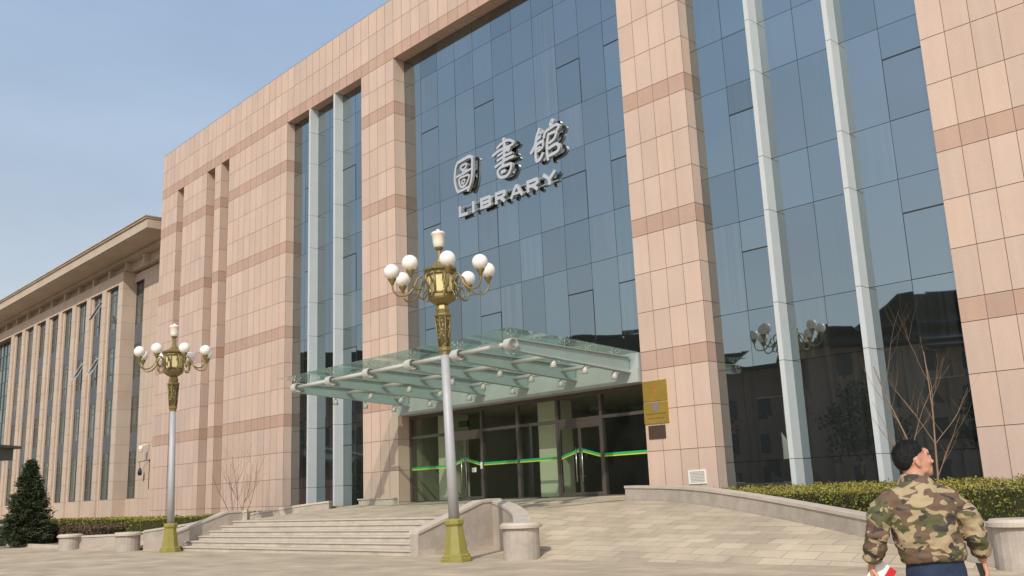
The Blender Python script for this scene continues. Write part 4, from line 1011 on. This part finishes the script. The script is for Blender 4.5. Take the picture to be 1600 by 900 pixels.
# ------------------------------------------------------------ person
def loft(mb,path,seg=20,side=(1,0,0),mi=0):
    """path: [(x,y,z,rx,ry)]"""
    pts=[Vector(p[:3]) for p in path]; n=len(pts)
    # refine
    Q=[]
    for i in range(n-1):
        p0=path[max(i-1,0)];p1=path[i];p2=path[i+1];p3=path[min(i+2,n-1)]
        for k in range(5):
            t=k/5; Q.append([.5*((2*p1[c])+(p2[c]-p0[c])*t+(2*p0[c]-5*p1[c]+4*p2[c]-p3[c])*t*t+(3*p1[c]-p0[c]-3*p2[c]+p3[c])*t**3) for c in range(5)])
    Q.append(list(path[-1])); i0=len(mb.v); N=len(Q)
    for i,q in enumerate(Q):
        a=Vector(Q[max(i-1,0)][:3]); b=Vector(Q[min(i+1,N-1)][:3]); t=(b-a).normalized()
        s=Vector(side); s=(s-t*s.dot(t)).normalized(); f=t.cross(s)
        for j in range(seg):
            an=2*PI*j/seg; mb.v.append(Vector(q[:3])+s*math.cos(an)*q[3]+f*math.sin(an)*q[4])
    for k in range(N-1):
        for j in range(seg):
            a=i0+k*seg+j; b=i0+k*seg+(j+1)%seg; mb.f.append((a,b,b+seg,a+seg)); mb.m.append(mi); mb.t.append(1.0); mb.sm.append(True)
    mb.f.append(tuple(i0+j for j in range(seg-1,-1,-1))); mb.m.append(mi); mb.t.append(1.0); mb.sm.append(True)
    e=i0+(N-1)*seg; mb.f.append(tuple(e+j for j in range(seg))); mb.m.append(mi); mb.t.append(1.0); mb.sm.append(True)
def fuse(mb,name,m,parent,vox,smooth=4,disp=None,root=None):
    o=mb.build(name+'_src',m,fix=True)
    r=o.modifiers.new('r','REMESH'); r.mode='VOXEL'; r.voxel_size=vox; r.use_smooth_shade=True
    s=o.modifiers.new('s','SMOOTH'); s.factor=.5; s.iterations=smooth
    dg=bpy.context.evaluated_depsgraph_get(); me=bpy.data.meshes.new_from_object(o.evaluated_get(dg)); bpy.data.objects.remove(o)
    if disp:
        me.calc_loop_triangles() if False else None
        nr_=[v.normal.copy() for v in me.vertices]
        for v,n_ in zip(me.vertices,nr_): v.co+=n_*disp(v.co)
    me.materials.clear(); me.materials.append(m)
    for p in me.polygons: p.use_smooth=True; 
    me.name=name; no=bpy.data.objects.new(name,me); C.objects.link(no)
    if parent is not None: no.parent=parent
    return no
PX,PY=2.40,5.70
def L(x,z,y=0): return (x-PX,y,z)
# head frame
HC=Vector((2.375-PX,.02,1.585)); yaw=R(-84); tiltx=R(8)
HM=Matrix.Translation(HC)@Matrix.Rotation(R(-3),4,'Y')@Matrix.Rotation(yaw,4,'Z')@Matrix.Rotation(tiltx,4,'X')
def hb(mb,c,r,sc=(1,1,1),rx=0):
    t=MB(); t.ball((0,0,0),r,22,14,sc=sc); i0=len(mb.v); Rm=Matrix.Rotation(R(rx),4,'X')
    mb.v+=[HM@(Vector(c)+(Rm@v)) for v in t.v]; mb.f+=[tuple(i0+k for k in f) for f in t.f]; mb.m+=t.m; mb.t+=t.t; mb.sm+=t.sm
bd=MB()
hb(bd,(0,-.012,.028),.1,(.77,.98,.90))            # cranium
hb(bd,(0,.034,-.016),.078,(.86,.88,1.20))         # face mass
hb(bd,(0,.050,-.070),.052,(1.04,1.0,.72))           # jaw
hb(bd,(0,.083,-.090),.021,(1.1,.95,.8))             # chin
hb(bd,(0,.083,.040),.05,(1.15,.35,.55))            # brow/forehead
hb(bd,(0,.098,.022),.012,(2.8,.8,.6))              # brow ridge
hb(bd,(0,.109,-.005),.0125,(.85,1.05,1.9),-24)      # nose bridge
hb(bd,(0,.119,-.024),.0135,(1.15,.95,.85))         # nose tip
for s in (-1,1):
    hb(bd,(s*.011,.110,-.028),.008)
    hb(bd,(s*.042,.070,-.018),.024,(.95,.8,.8))     # cheek
    hb(bd,(s*.081,-.012,-.004),.0185,(.38,1.0,1.7),10) # ear disc
    hb(bd,(s*.083,-.014,.012),.010,(.5,1.2,1.3)); hb(bd,(s*.081,-.003,-.026),.008,(.6,1,1))
    hb(bd,(s*.045,.030,-.060),.028,(.7,1.2,.8))
hb(bd,(0,.103,-.050),.0085,(2.2,.8,.75)); hb(bd,(0,.101,-.063),.0095,(1.9,.8,.75)) # lips
# neck + body
loft(bd,[(*L(2.362,1.38),.075,.07),(*L(2.362,1.44,.0),.062,.064),(HC.x-.004,.012,1.52,.058,.062),(HC.x,.01,1.58,.055,.06)])
loft(bd,[(*L(2.41,.80),.13,.09),(*L(2.41,.95),.155,.105),(*L(2.40,1.08),.13,.095),(*L(2.385,1.25),.155,.11),(*L(2.372,1.36),.16,.10),(*L(2.362,1.43),.08,.07)],24)
def arm(mb,pts): loft(mb,pts,16)
LA=[(*L(2.215,1.345,.0),.045,.045),(*L(2.135,1.28,.005),.046,.046),(*L(2.105,1.17,.0),.04,.04),(*L(2.085,1.08,.045),.033,.033),(*L(2.078,1.0,.07),.025,.028)]
RA=[(*L(2.535,1.335,.0),.045,.045),(*L(2.62,1.27,-.01),.046,.046),(*L(2.665,1.16,-.01),.04,.04),(*L(2.70,1.07,.02),.033,.033),(*L(2.722,.995,.04),.025,.028)]
arm(bd,LA); arm(bd,RA)
for s,foot in ((-1,(-.085,.22)),(1,(.115,-.20))):
    hx=2.41+s*.075
    loft(bd,[(*L(hx,.88),.075,.08),(*L(hx+s*.01,.70,foot[1]*.25),.068,.072),(hx-PX+s*.012,foot[1]*.5+.03,.48,.052,.056),(foot[0]+.01,foot[1]*.8,.28,.042,.048),(foot[0]+.01,foot[1],.09,.03,.035),(foot[0]+.01,foot[1]+.0,.05,.03,.04)],16)
    loft(bd,[(foot[0]+.01,foot[1]-.04,.04,.03,.03),(foot[0]+.01,foot[1]+.08,.035,.035,.025),(foot[0]+.01,foot[1]+.16,.03,.03,.018)],12)
def hand(mb,w0,dirv,palm,curl,thumbside,scale=1.0):
    """w0 wrist; dirv along hand; palm normal (towards palm)"""
    d=Vector(dirv).normalized(); n=Vector(palm); n=(n-d*n.dot(d)).normalized(); s=d.cross(n).normalized()*thumbside
    w=Vector(w0)
    loft(mb,[(*(w-d*.01),.024,.018),(*(w+d*.03),.034,.017),(*(w+d*.085),.040,.014)],14,side=tuple(s))
    for k,(off,ln,r) in enumerate(((.030,.072,.0088),(.010,.080,.0092),(-.011,.074,.0088),(-.031,.058,.0078))):
        p=w+d*.078+s*off; a=R(curl*(.55+.1*k)); dd=d.copy(); pts=[(*p,r,r)]
        for j,fr in enumerate((.42,.32,.26)):
            dd=(Matrix.Rotation(a,3,s*(1 if thumbside>0 else -1)) @ dd) if False else (dd*math.cos(a)+n*math.sin(a)).normalized() if j==0 else (lambda v:(v*math.cos(a)+(n*v.dot(d)-d*v.dot(n)).normalized()*math.sin(a)).normalized())(dd)
            p=p+dd*ln*fr; pts.append((*p,r*(1-.1*j),r*(1-.1*j)))
        loft(mb,pts,8,side=tuple(s))
    p=w+d*.022+s*.026; q=p+(d*.55+s*.75+n*.25).normalized()*.038; r_=q+(d*.85+s*.15+n*.5).normalized()*.030; t_=r_+(d*.8-s*.1+n*.55).normalized()*.022
    loft(mb,[(*p,.013,.013),(*q,.0115,.0115),(*r_,.010,.010),(*t_,.0085,.0085)],8,side=tuple(n))
hand(bd,L(2.074,.985,.078),(-.05,.25,-1),(1,.1,.05),55,1)
hand(bd,L(2.726,.975,.045),(.22,.22,-1),(-1,.2,-.1),62,-1)
person=fuse(bd,'person',M['skin'],None,.0048,7)
person.location=(PX,PY,0)
tag(person,'man seen from behind in a camouflage jacket and dark jeans, head turned right','person')
# eyes and brows
ey=MB()
for s in (-1,1):
    t=MB(); t.ball((0,0,0),.0115,14,8); i0=len(ey.v); c=Vector((s*.031,.079,.006)); ey.v+=[HM@(c+v) for v in t.v]; ey.f+=[tuple(i0+k for k in f) for f in t.f]; ey.m+=[0]*len(t.f); ey.t+=t.t; ey.sm+=t.sm
ey.build('eyes',mat('eye_white',(.6,.58,.55),.2),person)
br=MB()
for s in (-1,1):
    for k in range(60):
        u_=random.random(); p=Vector((s*(.016+.034*u_),.100-.016*u_*u_*1.4,.027+.005*math.sin(u_*3)+random.gauss(0,.0015))); q=p+Vector((s*.008,-.001,.002))
        br.quad([HM@p,HM@(p+Vector((0,.0005,.0025))),HM@(q+Vector((0,.0005,.0015))),HM@q])
br.build('eyebrows',M['hair'],person)
# hair cap
hr=MB(); seg,rings=48,30; grid=[]
def hairh(v):  # v in head frame direction; returns thickness (<0 no hair)
    y,z=v.y,v.z; front=.070+.0*z
    line=.005+.42*max(0,(-y+.0))*-1.0   # lower limit z as function of y
    zl=(-.052+max(0,(y+.10))*.25 if y<-.060 else (-.042+(y+.060)/.035*.062 if y<-.025 else (.020+(y+.025)*.45)))
    if abs(v.x)<.045 and y>0: zl=max(zl,.072-(.0)*1)
    if y>.062: zl=.074
    return z-zl
for k in range(rings+1):
    th=PI*.80*k/rings; row=[]
    for j in range(seg):
        a=2*PI*j/seg; d=Vector((math.sin(th)*math.cos(a)*.77,math.sin(th)*math.sin(a)*.98,math.cos(th)*.90))*.1
        v=Vector((0,-.012,.028))+d; h=hairh(v); nn=Vector((d.x/.77**2,d.y/.98**2,d.z/.9**2)).normalized()
        top=max(0,min(1,(v.z-.03)/.07)); t=max(-.006,min(1,h/.03))
        th_=(.003+.009*top)*max(0,min(1,t*1.0))-.005*(1 if h<=0 else 0)+.0015*noise.noise(v*90)+.002*noise.noise(v*35)
        row.append(HM@(v+nn*th_))
    grid.append(row)
for k in range(rings):
    for j in range(seg): hr.quad([grid[k][j],grid[k+1][j],grid[k+1][(j+1)%seg],grid[k][(j+1)%seg]],smooth=True)
rs=random.Random(5)
for _ in range(9000):
    k=rs.randint(0,rings-1); j=rs.randint(0,seg-1); th=PI*.80*(k+rs.random())/rings; a=2*PI*(j+rs.random())/seg
    if rs.random()>math.sin(th)+.1: continue
    d=Vector((math.sin(th)*math.cos(a)*.77,math.sin(th)*math.sin(a)*.98,math.cos(th)*.90))*.1
    v=Vector((0,-.012,.028))+d; h=hairh(v)
    if h<-.012: continue
    nn=Vector((d.x/.77**2,d.y/.98**2,d.z/.9**2)).normalized(); top=max(0,min(1,(v.z-.03)/.07)); ln=.004+.009*top+.004*rs.random()
    if h<.02: ln*=.5
    comb=Vector((rs.gauss(0,.35),.55+rs.gauss(0,.3),rs.gauss(0,.3)-.5*(1-top))); dirn=(nn*1.0+comb*.8).normalized(); base=v+nn*((.003+.008*top)*max(0,min(1,h/.03))-.002)
    sd=dirn.cross(nn); sd=(sd.normalized() if sd.length>1e-4 else Vector((1,0,0)))*.0011
    hr.quad([HM@(base-sd),HM@(base+sd),HM@(base+dirn*ln)],smooth=False)
ho=hr.build('hair',M['hair'],person)
bm=bmesh.new(); bm.from_mesh(ho.data); bmesh.ops.remove_doubles(bm,verts=bm.verts,dist=.00015); bm.to_mesh(ho.data); bm.free()
for p in ho.data.polygons: p.use_smooth=(len(p.vertices)==4)
# jacket
jk=MB()
loft(jk,[(*L(2.420,1.005,-.005),.172,.125),(*L(2.418,1.035,-.005),.186,.138),(*L(2.400,1.10,-.01),.192,.142),(*L(2.382,1.22,-.01),.190,.142),(*L(2.375,1.32,-.005),.205,.142),(*L(2.370,1.38,0),.195,.128),(*L(2.364,1.425,0),.150,.105),(*L(2.360,1.468,.0),.088,.082)],36)
loft(jk,[(*L(2.360,1.43,.0),.086,.084),(*L(2.360,1.475,.004),.080,.080),(*L(2.362,1.497,.008),.077,.078)],28)
loft(jk,[(*L(2.275,1.372,0),.070,.085),(*L(2.205,1.350,0),.078,.088),(*L(2.150,1.305,0),.076,.086),(*L(2.120,1.25,0),.070,.080),(*L(2.100,1.16,.0),.064,.072),(*L(2.084,1.08,.035),.060,.066),(*L(2.080,1.035,.055),.056,.058),(*L(2.078,1.012,.062),.042,.045)],22)
loft(jk,[(*L(2.470,1.365,0),.070,.085),(*L(2.545,1.343,0),.078,.088),(*L(2.605,1.29,-.005),.076,.086),(*L(2.640,1.235,-.01),.070,.080),(*L(2.672,1.15,-.005),.064,.072),(*L(2.702,1.08,.02),.058,.064),(*L(2.716,1.045,.03),.052,.056),(*L(2.723,1.020,.036),.042,.045)],22)
def fold(c):
    v=Vector(c); d=.013*noise.noise(Vector((v.x*7+v.z*5,v.y*6,v.z*13-v.x*6)))+.009*noise.noise(Vector((v.x*17,v.y*17,v.z*34)))
    if v.z<1.03 and abs(v.x-.02)<.25: d*=.3
    ax=abs(v.x-(-.0));
    if ax>.22: d+=.0035*math.sin(v.z*85+v.x*30+5*noise.noise(v*7))*(1 if v.z<1.22 else .3)
    return d
jo=fuse(jk,'jacket',M['camo'],person,.0085,3,fold)
# trousers
tr=MB()
loft(tr,[(*L(2.418,.83),.178,.125),(*L(2.420,.92),.176,.125),(*L(2.418,1.04),.160,.112)],28)
for s,foot in ((-1,(-.085,.22)),(1,(.115,-.20))):
    hx=2.41+s*.085
    loft(tr,[(*L(hx,.90),.098,.11),(*L(hx+s*.01,.70,foot[1]*.25),.085,.092),(hx-PX+s*.012,foot[1]*.5+.03,.48,.072,.076),(foot[0]+.01,foot[1]*.8,.28,.063,.066),(foot[0]+.01,foot[1],.08,.060,.064)],20)
def f2(c): v=Vector(c); return .007*noise.noise(Vector((v.x*8,v.y*8,v.z*18)))
fuse(tr,'trousers',M['denim'],person,.011,3,f2)
for foot in ((-.085,.22),(.115,-.20)):
    sh=MB(); x=foot[0]+.01
    loft(sh,[(x,foot[1]-.085,.045,.036,.04),(x,foot[1],.055,.042,.052),(x,foot[1]+.10,.042,.05,.036),(x,foot[1]+.19,.03,.036,.022)],16)
    fuse(sh,'shoe',M['shoe'],person,.008,2)
# held things
pp=empty('brochure',(2.09,5.80,.93),'white folded paper brochure with a red edge held in the left hand','paper')
b=MB()
def rotp(x,z,y): 
    a=R(-38); return Vector((2.108+x*math.cos(a)-z*math.sin(a),5.775+y,.93+x*math.sin(a)+z*math.cos(a)))
for (x0,x1,mi) in ((-.055,.028,0),(.028,.075,1)):
    P=[rotp(x0,-.11,0),rotp(x1,-.11,0),rotp(x1,-.11,.006),rotp(x0,-.11,.006),rotp(x0,.085,0),rotp(x1,.085,0),rotp(x1,.085,.006),rotp(x0,.085,.006)]
    b.box8(P,mi)
part(b,'sheet',[M['white'],M['red']],pp,fix=True)
ph=empty('mobile_phone',(2.74,5.70,.92),'dark object held in the right hand beside the hip','phone')
b=MB(); 
for (r0,z0,z1) in ((.022,-.075,.065),):
    P=[Vector((2.727+dx+ (z+.0)*-.22,5.765+dy,.915+z)) for z in (z0,z1) for dx,dy in ((-.012,-.034),(.006,-.036),(.006,.034),(-.012,.034))]
    b.box8(P)
o=part(b,'casing',M['darkplastic'],ph,fix=True); bv=o.modifiers.new('bevel','BEVEL'); bv.width=.005; bv.segments=3

def shade_tree(loc,label,h,r,seed):
    rr=random.Random(seed); o=Vector(loc); e=empty('shade_tree',loc,label,'tree','trees across the plaza')
    t=MB(); t.tube([o,o+Vector((0,0,h*.55))],[.2,.1],8)
    for k in range(6):
        a=rr.uniform(0,2*PI); t.tube([o+Vector((0,0,h*.35)),o+Vector((math.cos(a)*r*.6,math.sin(a)*r*.6,h*rr.uniform(.6,.85)))],[.09,.03],6)
    part(t,'trunk',M['bark'],e); lf=MB()
    cl=[(Vector((rr.gauss(0,r*.45),rr.gauss(0,r*.45),h*rr.uniform(.42,.92))),r*rr.uniform(.25,.5)) for _ in range(16)]
    for _ in range(2600):
        c,q=rr.choice(cl); p=o+c+Vector((rr.gauss(0,q*.5),rr.gauss(0,q*.5),rr.gauss(0,q*.4))); ax=Vector((rr.gauss(0,1),rr.gauss(0,1),rr.gauss(0,1))).normalized(); a=ax.orthogonal().normalized()*.16; b=ax.cross(a)
        k=rr.uniform(.5,1.4); lf.quad([p-a,p-b,p+a,p+b],0,(k,k,k))
    part(lf,'crown',M['needle'],e)
for i,(x,y,h,r,l) in enumerate([(-48,-8,8.5,3.0,'dark tree reflected low in the right glass bay, nearest the round pier'),(-52,3,10.5,3.4,'tall dark tree reflected in the middle of the right glass bay'),(-55,17,8,3.2,'dark tree reflected beside the tall pier'),(-62,44,10,3.5,'dark tree reflected low in the left glass bay'),(-66,62,12,4,'taller dark tree reflected in the left glass bay')]): shade_tree((x,y,0),l,h,r,40+i)
